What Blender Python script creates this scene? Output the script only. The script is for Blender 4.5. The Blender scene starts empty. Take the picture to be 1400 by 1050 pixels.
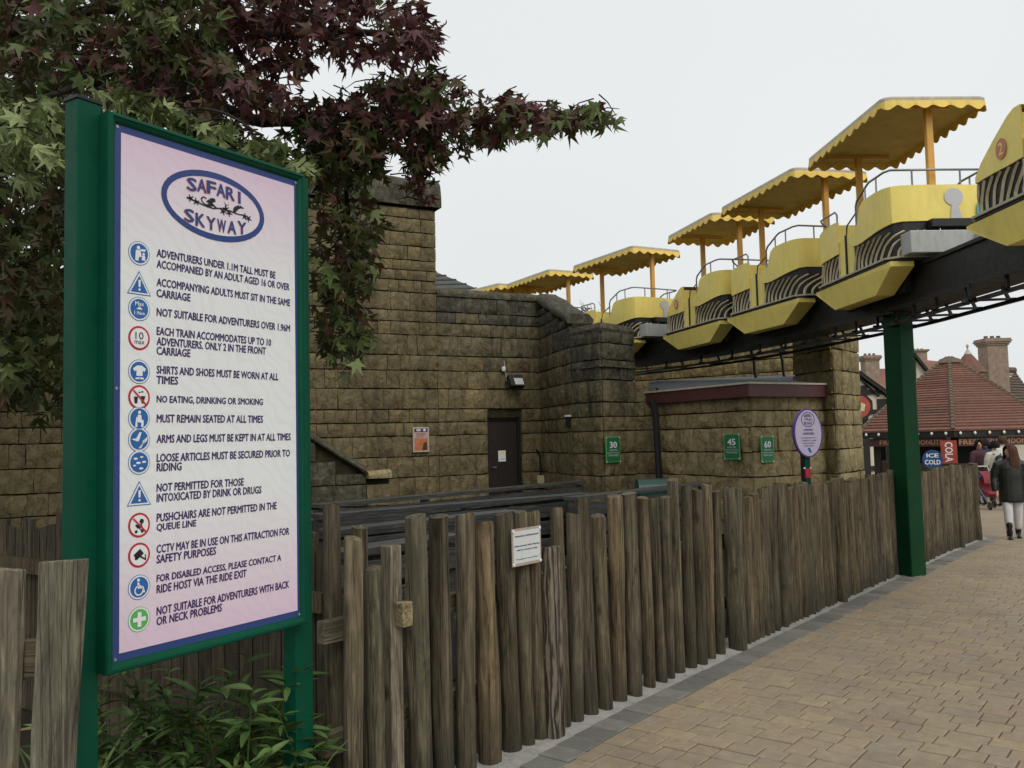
import bpy, math, random
import numpy as np
from mathutils import Vector, Matrix, noise
R = math.radians
SC = bpy.context.scene
# ------------------------------------------------------------------ camera
FPX, CAM_H, PITCH, ROLL = 1200.0, 1.85, R(3.5), R(1.35)
cam_d = bpy.data.cameras.new('camera'); CAM = bpy.data.objects.new('camera', cam_d)
SC.collection.objects.link(CAM)
CROT = Matrix.Rotation(math.pi/2 + PITCH, 3, 'X') @ Matrix.Rotation(-ROLL, 3, 'Z')
CPOS = Vector((0, 0, CAM_H))
CAM.matrix_world = Matrix.Translation(CPOS) @ CROT.to_4x4()
cam_d.sensor_fit = 'HORIZONTAL'; cam_d.sensor_width = 36.0; cam_d.lens = 36.0*FPX/1400.0
cam_d.clip_start = 0.05; cam_d.clip_end = 1500
SC.camera = CAM
# ------------------------------------------------------------------ overcast sky and soft sun
SUN_EL, SUN_AZ = R(46), R(155)
world = bpy.data.worlds.new('World'); SC.world = world; world.use_nodes = True
wn, wl = world.node_tree.nodes, world.node_tree.links
wn.clear()
sky = wn.new('ShaderNodeTexSky'); sky.sky_type = 'NISHITA'; sky.sun_disc = False
sky.sun_elevation = SUN_EL; sky.sun_rotation = SUN_AZ; sky.air_density = 1.0; sky.dust_density = 4.0
hs = wn.new('ShaderNodeHueSaturation'); hs.inputs['Saturation'].default_value = 0.15
cloud = wn.new('ShaderNodeTexNoise'); cloud.inputs['Scale'].default_value = 1.1; cloud.inputs['Detail'].default_value = 3
ramp = wn.new('ShaderNodeValToRGB')
ramp.color_ramp.elements[0].position = 0.3; ramp.color_ramp.elements[0].color = (7.7, 8.1, 8.2, 1)
ramp.color_ramp.elements[1].position = 0.7; ramp.color_ramp.elements[1].color = (8.9, 9.15, 9.15, 1)
mixs = wn.new('ShaderNodeMixRGB'); mixs.inputs[0].default_value = 0.9
bg = wn.new('ShaderNodeBackground'); bg.inputs['Strength'].default_value = 0.1
wo = wn.new('ShaderNodeOutputWorld'); wtc = wn.new('ShaderNodeTexCoord')
wl.new(wtc.outputs['Generated'], cloud.inputs['Vector']); wl.new(cloud.outputs['Fac'], ramp.inputs['Fac'])
wl.new(sky.outputs['Color'], hs.inputs['Color']); wl.new(hs.outputs['Color'], mixs.inputs[1])
wl.new(ramp.outputs['Color'], mixs.inputs[2]); wl.new(mixs.outputs['Color'], bg.inputs['Color'])
wl.new(bg.outputs['Background'], wo.inputs['Surface'])
sl = bpy.data.lights.new('sun', 'SUN'); sl.energy = 1.3; sl.angle = R(40); sl.color = (1.0, 0.97, 0.92)
SUN = bpy.data.objects.new('sun', sl); SC.collection.objects.link(SUN)
_sd = Vector((math.sin(SUN_AZ)*math.cos(SUN_EL), math.cos(SUN_AZ)*math.cos(SUN_EL), math.sin(SUN_EL)))
SUN.rotation_euler = _sd.to_track_quat('Z', 'Y').to_euler(); SUN.location = (0, 0, 30)
SC.view_settings.view_transform = 'Standard'; SC.view_settings.look = 'None'
SC.view_settings.exposure = 0.0; SC.view_settings.gamma = 1.0
SC.view_settings.use_curve_mapping = False
# ------------------------------------------------------------------ helpers
rnd = random.Random(7)
def ray(px, py):
    return CROT @ Vector(((px-700)/FPX, -(py-525)/FPX, -1.0))
def atY(px, py, Y):
    d = ray(px, py); return CPOS + d*(Y/d.y)
def atZ(px, py, z):
    d = ray(px, py); return CPOS + d*((z-CAM_H)/d.z)
def proj(p):
    q = CROT.transposed() @ (Vector(p)-CPOS)
    if q.z > -0.05: return (-9999, -9999, 0.05)
    return (700 + FPX*q.x/-q.z, 525 - FPX*q.y/-q.z, -q.z)
def gz(x, y):
    t = y - 15.0
    return -0.02*(t + math.sqrt(t*t+9))/2 + 0.0029
def link(o):
    SC.collection.objects.link(o); return o
def tag(o, label, cat, group=None, kind=None):
    if label: o['label'] = label
    if cat: o['category'] = cat
    if group: o['group'] = group
    if kind: o['kind'] = kind
    return o
WO = {}
def worigin(o): return WO.get(o.name, Vector((0, 0, 0)))
def thing(name, loc, label, cat, group=None):
    o = link(bpy.data.objects.new(name, None)); o.location = loc; o.empty_display_size = 0.1
    WO[o.name] = Vector(loc)
    return tag(o, label, cat, group)
class MB:
    def __init__(self): self.v = []; self.f = []; self.m = []
    def add(self, vs, fs, mi=0):
        n = len(self.v); self.v += [Vector(p) for p in vs]
        for f in fs: self.f.append([i+n for i in f]); self.m.append(mi)
        return self
    def box(self, c, s, rz=0.0, rot=None, mi=0):
        M = rot if rot is not None else Matrix.Rotation(rz, 3, 'Z')
        c = Vector(c); hx, hy, hz = s[0]/2, s[1]/2, s[2]/2
        vs = [c + M @ Vector((x*hx, y*hy, z*hz)) for z in (-1, 1) for x, y in ((-1, -1), (1, -1), (1, 1), (-1, 1))]
        return self.add(vs, [(3, 2, 1, 0), (4, 5, 6, 7), (0, 1, 5, 4), (1, 2, 6, 5), (2, 3, 7, 6), (3, 0, 4, 7)], mi)
    def bar(self, a, b, w, h, up=(0, 0, 1), mi=0):
        a, b = Vector(a), Vector(b); d = (b-a); L = d.length; d.normalize()
        s = d.cross(Vector(up))
        if s.length < 1e-4: s = d.cross(Vector((1, 0, 0)))
        s.normalize(); u = s.cross(d)
        M = Matrix((s, d, u)).transposed()
        return self.box((a+b)/2, (w, L, h), rot=M, mi=mi)
    def tube(self, pts, rad, seg=8, caps=True, mi=0):
        pts = [Vector(p) for p in pts]
        if not isinstance(rad, (list, tuple)): rad = [rad]*len(pts)
        n = len(self.v); prev = None
        for i, p in enumerate(pts):
            d = (pts[min(i+1, len(pts)-1)] - pts[max(i-1, 0)]).normalized()
            if prev is None:
                s = d.cross(Vector((0, 0, 1)))
                if s.length < 0.05: s = d.cross(Vector((1, 0, 0)))
            else: s = prev - d*prev.dot(d)
            s.normalize(); prev = s; u = d.cross(s)
            for k in range(seg):
                a = 2*math.pi*k/seg
                self.v.append(p + (s*math.cos(a) + u*math.sin(a))*rad[i])
        for i in range(len(pts)-1):
            for k in range(seg):
                a, b = n+i*seg+k, n+i*seg+(k+1) % seg
                self.f.append([a, b, b+seg, a+seg]); self.m.append(mi)
        if caps:
            self.f.append([n+k for k in range(seg)][::-1]); self.m.append(mi)
            e = n+(len(pts)-1)*seg
            self.f.append([e+k for k in range(seg)]); self.m.append(mi)
        return self
    def prism(self, poly, ext, mi=0):
        """poly: list of 3D points (planar), ext: extrusion vector"""
        e = Vector(ext); k = len(poly); a = [Vector(p) for p in poly]
        vs = a + [p+e for p in a]
        fs = [list(range(k))[::-1], list(range(k, 2*k))] + [[i, (i+1) % k, k+(i+1) % k, k+i] for i in range(k)]
        return self.add(vs, fs, mi)
    def lathe(self, c, prof, seg=12, mi=0, sx=1.0, sy=1.0):
        c = Vector(c); n = len(self.v)
        for r, z in prof:
            for k in range(seg):
                a = 2*math.pi*k/seg
                self.v.append(c + Vector((r*math.cos(a)*sx, r*math.sin(a)*sy, z)))
        for i in range(len(prof)-1):
            for k in range(seg):
                a, b = n+i*seg+k, n+i*seg+(k+1) % seg
                self.f.append([a, b, b+seg, a+seg]); self.m.append(mi)
        self.f.append([n+k for k in range(seg)][::-1]); self.m.append(mi)
        e = n+(len(prof)-1)*seg
        self.f.append([e+k for k in range(seg)]); self.m.append(mi)
        return self
    def mesh(self, name, mats, off=(0, 0, 0), smooth=None):
        me = bpy.data.meshes.new(name); off = Vector(off)
        me.from_pydata([tuple(p-off) for p in self.v], [], self.f)
        if not isinstance(mats, (list, tuple)): mats = [mats]
        for m in mats: me.materials.append(m)
        if len(mats) > 1: me.polygons.foreach_set('material_index', self.m)
        if smooth is not None:
            me.polygons.foreach_set('use_smooth', [True]*len(me.polygons))
            if smooth < 179:
                try: me.set_sharp_from_angle(angle=R(smooth))
                except Exception: pass
        me.update(); return me
    def build(self, name, mats, parent=None, smooth=None, local=False):
        off = Vector((0, 0, 0))
        if parent is not None and not local: off = worigin(parent)
        o = link(bpy.data.objects.new(name, self.mesh(name, mats, off, smooth)))
        if parent is not None: o.parent = parent
        WO[o.name] = worigin(parent) if parent is not None else Vector((0, 0, 0))
        return o
def bevel(o, w=0.006, seg=2):
    m = o.modifiers.new('bevel', 'BEVEL'); m.width = w; m.segments = seg; m.limit_method = 'ANGLE'; m.angle_limit = R(40)
    return o
def put(name, me, parent, loc, rot=None, scale=(1, 1, 1)):
    """an object that shares mesh data, at world loc"""
    o = link(bpy.data.objects.new(name, me))
    off = worigin(parent) if parent is not None else Vector((0, 0, 0))
    o.location = Vector(loc)-off
    if rot is not None: o.rotation_euler = rot
    o.scale = scale
    if parent is not None: o.parent = parent
    return o
def copy_tree(o, parent=None):
    c = o.copy(); link(c); c.parent = parent
    WO[c.name] = WO.get(o.name, Vector((0, 0, 0)))
    for ch in list(o.children): copy_tree(ch, c)
    return c
# ------------------------------------------------------------------ materials
def lin(h):
    """sRGB 0..255 triple -> linear"""
    r = []
    for c in h:
        c /= 255.0
        r.append(c/12.92 if c <= 0.04045 else ((c+0.055)/1.055)**2.4)
    return tuple(r)+(1.0,)
class NT:
    def __init__(self, name, rough=0.6, spec=0.5, metal=0.0):
        self.mat = bpy.data.materials.new(name); self.mat.use_nodes = True
        self.n, self.l = self.mat.node_tree.nodes, self.mat.node_tree.links
        self.b = self.n['Principled BSDF']
        self.b.inputs['Roughness'].default_value = rough
        self.b.inputs['Specular IOR Level'].default_value = spec
        self.b.inputs['Metallic'].default_value = metal
        self.tc = self.n.new('ShaderNodeTexCoord'); self.oi = None
    def info(self):
        if self.oi is None: self.oi = self.n.new('ShaderNodeObjectInfo')
        return self.oi
    def rnd(self):
        if getattr(self, '_r', None) is None:
            g = self.n.new('ShaderNodeNewGeometry')
            self._r = self.math('FRACT', self.math('ADD', self.math('MULTIPLY', self.info().outputs['Random'], 3.17), self.math('MULTIPLY', g.outputs['Random Per Island'], 5.31)))
        return self._r
    def coord(self, kind='Object', scale=(1, 1, 1), rot=(0, 0, 0), loc=(0, 0, 0), rand=False):
        mp = self.n.new('ShaderNodeMapping')
        mp.inputs['Scale'].default_value = scale; mp.inputs['Rotation'].default_value = rot; mp.inputs['Location'].default_value = loc
        src = self.tc.outputs[kind] if kind != 'World' else None
        if src is None:
            g = self.n.new('ShaderNodeNewGeometry'); src = g.outputs['Position']
        if rand:
            ad = self.n.new('ShaderNodeVectorMath'); ad.operation = 'ADD'
            mu = self.n.new('ShaderNodeMath'); mu.operation = 'MULTIPLY'; mu.inputs[1].default_value = 57.0
            self.l.new(self.rnd(), mu.inputs[0])
            self.l.new(src, ad.inputs[0]); self.l.new(mu.outputs[0], ad.inputs[1]); src = ad.outputs[0]
        self.l.new(src, mp.inputs['Vector']); return mp.outputs['Vector']
    def noise(self, vec, scale, detail=5, rough=0.6, dist=0.0):
        t = self.n.new('ShaderNodeTexNoise'); t.inputs['Scale'].default_value = scale
        t.inputs['Detail'].default_value = detail; t.inputs['Roughness'].default_value = rough
        t.inputs['Distortion'].default_value = dist
        if vec is not None: self.l.new(vec, t.inputs['Vector'])
        return t.outputs['Fac']
    def wave(self, vec, scale, dist=4, detail=3, dscale=1.5, prof='SIN', typ='BANDS', d='X'):
        t = self.n.new('ShaderNodeTexWave'); t.wave_type = typ; t.wave_profile = prof
        if typ == 'BANDS': t.bands_direction = d
        t.inputs['Scale'].default_value = scale; t.inputs['Distortion'].default_value = dist
        t.inputs['Detail'].default_value = detail; t.inputs['Detail Scale'].default_value = dscale
        self.l.new(vec, t.inputs['Vector']); return t.outputs['Fac']
    def ramp(self, fac, stops):
        r = self.n.new('ShaderNodeValToRGB'); cr = r.color_ramp
        while len(cr.elements) < len(stops): cr.elements.new(0.5)
        for e, (p, c) in zip(cr.elements, stops):
            e.position = p; e.color = c if len(c) == 4 else tuple(c)+(1,)
        self.l.new(fac, r.inputs['Fac']); return r.outputs['Color']
    def mix(self, fac, a, b, mode='MIX'):
        m = self.n.new('ShaderNodeMixRGB'); m.blend_type = mode
        for i, x in ((0, fac), (1, a), (2, b)):
            if isinstance(x, (int, float)): m.inputs[i].default_value = x if i == 0 else (x, x, x, 1)
            elif isinstance(x, tuple): m.inputs[i].default_value = x if len(x) == 4 else x+(1,)
            else: self.l.new(x, m.inputs[i])
        return m.outputs['Color']
    def math(self, op, a, b=0.0, c=None):
        m = self.n.new('ShaderNodeMath'); m.operation = op
        for i, x in enumerate((a, b) if c is None else (a, b, c)):
            if isinstance(x, (int, float)): m.inputs[i].default_value = x
            else: self.l.new(x, m.inputs[i])
        return m.outputs[0]
    def bump(self, h, strength=0.5, dist=0.01):
        b = self.n.new('ShaderNodeBump'); b.inputs['Strength'].default_value = strength; b.inputs['Distance'].default_value = dist
        self.l.new(h, b.inputs['Height']); self.l.new(b.outputs['Normal'], self.b.inputs['Normal']); return self
    def col(self, c):
        if isinstance(c, tuple): self.b.inputs['Base Color'].default_value = c if len(c) == 4 else c+(1,)
        else: self.l.new(c, self.b.inputs['Base Color'])
        return self
    def rough(self, f): self.l.new(f, self.b.inputs['Roughness']); return self
def paint(name, c, rough=0.45, var=0.12, scale=6.0, dirt=0.0, bump=0.05, spec=0.5, metal=0.0):
    """paint or plastic with slight blotches and grime of its own"""
    t = NT(name, rough, spec, metal); v = t.coord('Object')
    n1 = t.noise(v, scale, 6, 0.65)
    c = c if len(c) == 4 else tuple(c)+(1,)
    dk = tuple(x*(1-var) for x in c[:3]); lt = tuple(min(1, x*(1+var)) for x in c[:3])
    out = t.ramp(n1, [(0.3, dk), (0.7, lt)])
    if dirt:
        n2 = t.noise(t.coord('Object', (3, 3, 0.7)), scale*1.3, 8, 0.7)
        f = t.ramp(n2, [(0.48, (0, 0, 0)), (0.72, (dirt, dirt, dirt))])
        out = t.mix(f, out, (0.035, 0.032, 0.026))
    t.col(out)
    rr = t.ramp(t.noise(v, scale*4, 4), [(0.3, (rough-0.08,)*3), (0.7, (min(1, rough+0.12),)*3)]); t.rough(rr)
    if bump: t.bump(t.noise(v, scale*12, 5), bump, 0.01)
    return t.mat
M = {}
def wood(name, c0, c1, c2, long_axis='Z', rand=True, sc=1.0, moss=0.35, rough=0.85, fine=55, foot_dark=False):
    t = NT(name, rough, 0.25)
    s = {'Z': (1, 1, 0.06), 'X': (0.06, 1, 1), 'Y': (1, 0.06, 1)}[long_axis]
    v = t.coord('Object', tuple(x*sc for x in s), rand=rand)
    f1 = t.noise(v, fine, 6, 0.62, 1.6); f2 = t.noise(v, 11, 5, 0.6, 1.6)
    vb = t.coord('Object', rand=rand); f3 = t.noise(vb, 3.0, 6, 0.7, 0.8)
    a = t.ramp(f1, [(0.28, c0), (0.5, c1), (0.74, c2)])
    b = t.ramp(f2, [(0.25, (0.45, 0.44, 0.43)), (0.5, (0.85, 0.85, 0.83)), (0.75, (1.12, 1.09, 1.02))])
    col = t.mix(0.85, a, b, 'MULTIPLY')
    col = t.mix(t.ramp(f3, [(0.45, (0, 0, 0)), (0.75, (moss,)*3)]), col, (0.11, 0.115, 0.06))
    tint = t.ramp(t.rnd(), [(0.0, (0.62, 0.59, 0.54)), (0.3, (1.02, 0.97, 0.87)), (0.55, (0.78, 0.80, 0.73)), (0.8, (1.2, 1.04, 0.84)), (1.0, (0.84, 0.83, 0.82))])
    col = t.mix(1.0, col, tint, 'MULTIPLY')
    # long drying cracks and a few knots
    s4 = tuple(0.28 if x < 1 else 1.0 for x in s)
    f4 = t.noise(t.coord('Object', s4, rand=rand), 13, 6, 0.68, 1.3)
    col = t.mix(0.9, col, t.ramp(f4, [(0.3, (0.5, 0.48, 0.45)), (0.5, (0.95, 0.94, 0.92)), (0.68, (1.3, 1.27, 1.2))]), 'MULTIPLY')
    cr = t.ramp(t.noise(t.coord('Object', tuple(x*(0.35 if x < 1 else 1.0) for x in s), rand=rand), 26, 3, 0.5, 0.4), [(0.48, (1, 1, 1)), (0.5, (0.0, 0, 0)), (0.52, (1, 1, 1))])
    col = t.mix(0.55, col, t.mix(1.0, col, cr, 'MULTIPLY'))
    kn = t.n.new('ShaderNodeTexVoronoi'); kn.inputs['Scale'].default_value = 5.5
    t.l.new(t.coord('Object', tuple(0.5 if x < 1 else 1 for x in s), rand=rand), kn.inputs['Vector'])
    kf = t.ramp(kn.outputs['Distance'], [(0.05, (0.75, 0.75, 0.75)), (0.16, (0, 0, 0))])
    col = t.mix(kf, col, (0.022, 0.016, 0.010))
    if foot_dark:      # uneven darkening towards the foot
        sz = t.n.new('ShaderNodeSeparateXYZ'); t.l.new(t.tc.outputs['Object'], sz.inputs[0])
        g_ = t.math('ADD', sz.outputs['Z'], t.math('MULTIPLY', t.math('SUBTRACT', f3, 0.5), -0.7))
        col = t.mix(t.ramp(g_, [(0.02, (0.7, 0.7, 0.7)), (0.42, (0, 0, 0))]), col, (0.034, 0.03, 0.02))
    t.col(col)
    h = t.mix(0.4, t.mix(0.5, f1, f4), cr)
    t.bump(h, 0.8, 0.010); return t.mat
M['log'] = wood('weathered_log', (0.060, 0.051, 0.038), (0.150, 0.128, 0.095), (0.285, 0.248, 0.19), fine=30, foot_dark=True)
M['plank'] = wood('weathered_plank', (0.09, 0.08, 0.064), (0.215, 0.193, 0.16), (0.38, 0.35, 0.295), moss=0.2)
M['plank_dark'] = wood('dark_plank', (0.045, 0.038, 0.028), (0.10, 0.085, 0.064), (0.17, 0.145, 0.11), moss=0.3)
M['rail'] = wood('rail_timber', (0.09, 0.075, 0.057), (0.2, 0.17, 0.128), (0.33, 0.285, 0.22), 'X')
t = NT('cathedral_grain_slab', 0.85, 0.25); _w = t.wave(t.coord('Object', (1, 1, 0.14)), 10, 9, 3, 2.0)
_c = t.ramp(_w, [(0.1, (0.035, 0.028, 0.021)), (0.45, (0.10, 0.083, 0.062)), (0.9, (0.20, 0.17, 0.13))])
t.col(t.mix(0.7, _c, t.ramp(t.noise(t.coord('Object', (1, 1, 0.2)), 14, 6), [(0.3, (0.55, 0.55, 0.55)), (0.7, (1.25, 1.22, 1.2))]), 'MULTIPLY')); t.bump(_w, 0.8, 0.008); M['slab'] = t.mat
M['newwood'] = wood('pale_cut_timber', (0.22, 0.18, 0.11), (0.36, 0.31, 0.2), (0.48, 0.42, 0.28), 'X', moss=0.1)
M['queue'] = wood('black_stained_board', (0.022, 0.024, 0.028), (0.055, 0.06, 0.068), (0.13, 0.14, 0.155), 'X', moss=0.0, rough=0.4)
M['queue'].node_tree.nodes['Principled BSDF'].inputs['Specular IOR Level'].default_value = 0.6
def stone(name, c0, c1, c2, moss=0.5, lichen=0.0):
    t = NT(name, 0.93, 0.2)
    v = t.coord('World'); vr = t.coord('World', rand=True)
    big = t.noise(v, 0.7, 4, 0.6); mid = t.noise(vr, 5, 7, 0.68, 0.5); fine = t.noise(vr, 42, 5, 0.7)
    col = t.ramp(mid, [(0.25, c0), (0.5, c1), (0.78, c2)])
    tint = t.ramp(t.rnd(), [(0, (0.84, 0.83, 0.81)), (0.4, (1.0, 0.97, 0.91)), (0.7, (0.92, 0.91, 0.92)), (1, (1.1, 1.06, 0.97))])
    col = t.mix(1.0, col, tint, 'MULTIPLY')
    streak = t.noise(t.coord('World', (3.2, 3.2, 0.35)), 1.0, 6, 0.65)
    col = t.mix(t.ramp(streak, [(0.46, (0, 0, 0)), (0.7, (moss,)*3)]), col, (0.035, 0.034, 0.024))
    col = t.mix(t.ramp(big, [(0.5, (0, 0, 0)), (0.72, (0.3, 0.3, 0.3))]), col, (0.066, 0.06, 0.034))
    if lichen:
        col = t.mix(t.ramp(t.noise(vr, 9, 8, 0.75), [(0.5, (0, 0, 0)), (0.6, (lichen,)*3)]), col, (0.3, 0.3, 0.25))
    col = t.mix(0.35, col, t.ramp(fine, [(0.3, (0.25, 0.25, 0.25)), (0.7, (1.4, 1.4, 1.4))]), 'MULTIPLY')
    chis = t.wave(vr, 1.6, 14, 3, 1.6, 'SAW')
    col = t.mix(0.8, col, t.ramp(chis, [(0.0, (0.55, 0.54, 0.5)), (0.2, (0.95, 0.95, 0.95)), (1.0, (1.12, 1.12, 1.1))]), 'MULTIPLY')
    t.col(col)
    h = t.mix(0.5, t.mix(0.35, mid, fine), chis); t.bump(h, 1.0, 0.06); return t.mat
M['stone'] = stone('sandstone_block', (0.118, 0.095, 0.051), (0.197, 0.160, 0.087), (0.285, 0.238, 0.137))
M['stone_stained'] = stone('stained_sandstone', (0.095, 0.079, 0.046), (0.165, 0.139, 0.08), (0.24, 0.206, 0.126), moss=0.95, lichen=0.08)
M['stone_dark'] = stone('lichened_coping', (0.045, 0.041, 0.030), (0.085, 0.078, 0.056), (0.15, 0.137, 0.10), moss=0.75, lichen=0.18)
M['stone_warm'] = stone('warm_sandstone', (0.20, 0.160, 0.083), (0.325, 0.264, 0.142), (0.43, 0.36, 0.208), moss=0.3)
t = NT('dark_mortar', 0.95, 0.1); t.col(t.ramp(t.noise(t.coord('World'), 8, 6), [(0.3, (0.02, 0.017, 0.009)), (0.7, (0.055, 0.046, 0.024))])); M['mortar'] = t.mat
G1 = lin((18, 92, 62))
M['green'] = paint('sign_green_paint', (0.001, 0.068, 0.036), 0.5, 0.14, 4, 0.16, 0.04, 0.15)
M['green_pillar'] = paint('pillar_green_paint', (0.003, 0.046, 0.015), 0.55, 0.22, 3, 0.28, 0.06, 0.15)
M['black'] = paint('black_metal', (0.006, 0.0062, 0.007), 0.5, 0.3, 6, 0.0, 0.1)
M['beam'] = paint('black_track_steel', (0.006, 0.006, 0.0058), 0.55, 0.5, 2.5, 0.3, 0.2)
M['yellow'] = paint('carriage_yellow', (0.93, 0.755, 0.20), 0.42, 0.07, 2.5, 0.14, 0.02, 0.35)
M['amber'] = paint('amber_post', (0.72, 0.38, 0.06), 0.4, 0.1, 5)
M['roofcream'] = paint('roof_edge_cream', (0.62, 0.56, 0.42), 0.55, 0.15, 8, 0.45)
M['valance'] = paint('valance_yellow', (0.85, 0.60, 0.12), 0.6, 0.1, 4, 0.15)
M['steel'] = paint('grey_tube_steel', (0.28, 0.28, 0.29), 0.35, 0.1, 10, metal=0.8)
M['trimgrey'] = paint('grey_trim', (0.46, 0.42, 0.33), 0.5, 0.15, 8, 0.3)
M['cream'] = paint('cream_branch_paint', (0.62, 0.53, 0.34), 0.6, 0.12, 8, 0.3)
M['greybox'] = paint('grey_steel_box', (0.45, 0.46, 0.44), 0.45, 0.08, 4, 0.25)
M['pale'] = paint('pale_grey_print', (0.55, 0.55, 0.57), 0.5, 0.06)
M['teal'] = paint('teal_print', (0.03, 0.42, 0.52), 0.5, 0.05)
M['red'] = paint('red_print', (0.50, 0.022, 0.030), 0.5, 0.05)
M['pink'] = paint('faded_pink_print', (0.60, 0.20, 0.14), 0.5, 0.08)
M['navy'] = paint('navy_print', (0.022, 0.050, 0.20), 0.45, 0.06)
M['blue'] = paint('blue_print', (0.018, 0.12, 0.38), 0.45, 0.05)
M['purple'] = paint('dark_purple_print', (0.045, 0.018, 0.11), 0.5, 0.05)
M['purple2'] = paint('purple_edge', (0.10, 0.04, 0.25), 0.5, 0.05)
M['ink'] = paint('black_print', (0.008, 0.008, 0.009), 0.5, 0.05)
M['white'] = paint('white_print', (0.78, 0.79, 0.80), 0.5, 0.03)
M['grn_print'] = paint('green_print', (0.10, 0.42, 0.10), 0.5, 0.05)
M['grn_sign'] = paint('green_notice', (0.018, 0.15, 0.06), 0.5, 0.1)
M['maroon'] = paint('maroon_fascia', (0.08, 0.024, 0.022), 0.5, 0.15, 5, 0.2)
M['felt'] = paint('grey_roof_felt', (0.075, 0.085, 0.09), 0.75, 0.25, 3, 0.3, 0.3)
M['slate'] = paint('roof_slate', (0.075, 0.08, 0.072), 0.8, 0.2, 3, 0.3, 0.3)
M['door'] = paint('dark_brown_door', (0.022, 0.014, 0.011), 0.5, 0.15, 5, 0.1)
M['bin'] = paint('green_bin_plastic', (0.008, 0.05, 0.04), 0.4, 0.1)
M['concrete'] = paint('kerb_concrete', (0.33, 0.32, 0.29), 0.95, 0.22, 7, 0.3, 0.5, 0.2)
M['screw'] = paint('screw_metal', (0.4, 0.4, 0.38), 0.4, 0.1, metal=0.7)
def printed_panel(name, top, mid, z0, z1):
    t = NT(name, 0.35, 0.4); v = t.coord('Object')
    sp = t.n.new('ShaderNodeSeparateXYZ'); t.l.new(v, sp.inputs[0])
    mr = t.n.new('ShaderNodeMapRange'); mr.inputs['From Min'].default_value = z0; mr.inputs['From Max'].default_value = z1
    t.l.new(sp.outputs['Z'], mr.inputs['Value'])
    g = t.ramp(mr.outputs[0], [(0.0, top), (0.30, mid), (0.74, mid), (1.0, top)])
    w = t.wave(t.coord('Object', (1, 1, 1), (0.6, 0.5, 0.3)), 8, 16, 2, 0.6)
    g = t.mix(t.ramp(w, [(0.55, (0, 0, 0)), (0.95, (0.08, 0.08, 0.08))]), g, (0.45, 0.36, 0.42))
    t.col(g); return t.mat
# ------------------------------------------------------------------ lettering
_txt_cache = {}
def text_mesh(body, mat, w=None, h=None, bold=0.02, align='L', shear=0.0):
    """flat text mesh in the x-z plane facing -y; scaled so that its outline is w wide and h high"""
    cu = bpy.data.curves.new('lettering', 'FONT'); cu.body = body; cu.size = 1.0; cu.shear = shear
    cu.resolution_u = 2; cu.fill_mode = 'BOTH'
    ob = bpy.data.objects.new('lettering_tmp', cu); link(ob)
    bpy.context.view_layer.update()
    me = bpy.data.meshes.new_from_object(ob.evaluated_get(bpy.context.evaluated_depsgraph_get()))
    bpy.data.objects.remove(ob); bpy.data.curves.remove(cu)
    n = len(me.vertices); co = np.zeros(n*3, dtype=np.float32); me.vertices.foreach_get('co', co); co = co.reshape(-1, 3)
    polys = [list(p.vertices) for p in me.polygons]; bpy.data.meshes.remove(me)
    x0, x1, y0, y1 = co[:, 0].min(), co[:, 0].max(), co[:, 1].min(), co[:, 1].max()
    sx = w/(x1-x0) if w else None; sy = h/(y1-y0) if h else None
    if sx is None: sx = sy
    if sy is None: sy = sx
    base = np.zeros_like(co)
    base[:, 0] = (co[:, 0]-x0)*sx - (0.5*(x1-x0)*sx if align == 'C' else 0)
    base[:, 2] = (co[:, 1]-0.5*(y0+y1))*sy
    # heavier strokes: the same outline laid again a little to each side, each a hair above the last
    V, P = [], []; bx, bz = bold*sx*0.9, bold*sy*0.6
    for q, (dx, dz) in enumerate([(0, 0)] if bold <= 0 else [(-bx, 0), (bx, 0), (0, -bz), (0, bz)]):
        P += [[i+len(V) for i in p] for p in polys]
        V += [(float(a)+dx, float(b)-0.00008*q, float(c)+dz) for a, b, c in base]
    me = bpy.data.meshes.new('lettering'); me.from_pydata(V, [], P); me.materials.append(mat); me.update()
    return me
def text(name, body, mat, parent, frame, a, b, c, **k):
    """frame = (origin, along, up, normal) in world; writes at origin + a*along + b*up + c*normal"""
    me = text_mesh(body, mat, **k); O, A, U, N = frame
    Mx = Matrix((A, -N, U)).transposed().to_4x4(); Mx.translation = O + A*a + U*b + N*c - (worigin(parent) if parent else Vector((0, 0, 0)))
    me.transform(Mx); o = link(bpy.data.objects.new(name, me))
    if parent: o.parent = parent; WO[o.name] = worigin(parent)
    return o
def flat(poly, frame, c, th=0.0):
    """polygon in frame coordinates (a, b) lifted c along the normal, th thick"""
    O, A, U, N = frame; mb = MB()
    pts = [O + A*a + U*b + N*c for a, b in poly]
    if th: mb.prism([p - N*th for p in pts], N*th)
    else: mb.add(pts, [list(range(len(pts)))])
    return mb
def ell(ca, cb, ra, rb, n=24, a0=0.0, a1=2*math.pi):
    return [(ca + ra*math.cos(a0+(a1-a0)*i/n), cb + rb*math.sin(a0+(a1-a0)*i/n)) for i in range(n)]
def ring(mb, frame, c, ca, cb, ra, rb, wa, n=28):
    O, A, U, N = frame
    o = [O + A*a + U*b + N*c for a, b in ell(ca, cb, ra, rb, n)]; i = [O + A*a + U*b + N*c for a, b in ell(ca, cb, ra-wa, rb-wa, n)]
    mb.add(o+i, [[k, (k+1) % n, n+(k+1) % n, n+k] for k in range(n)]); return mb
def rect(a0, a1, b0, b1): return [(a0, b0), (a1, b0), (a1, b1), (a0, b1)]
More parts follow.
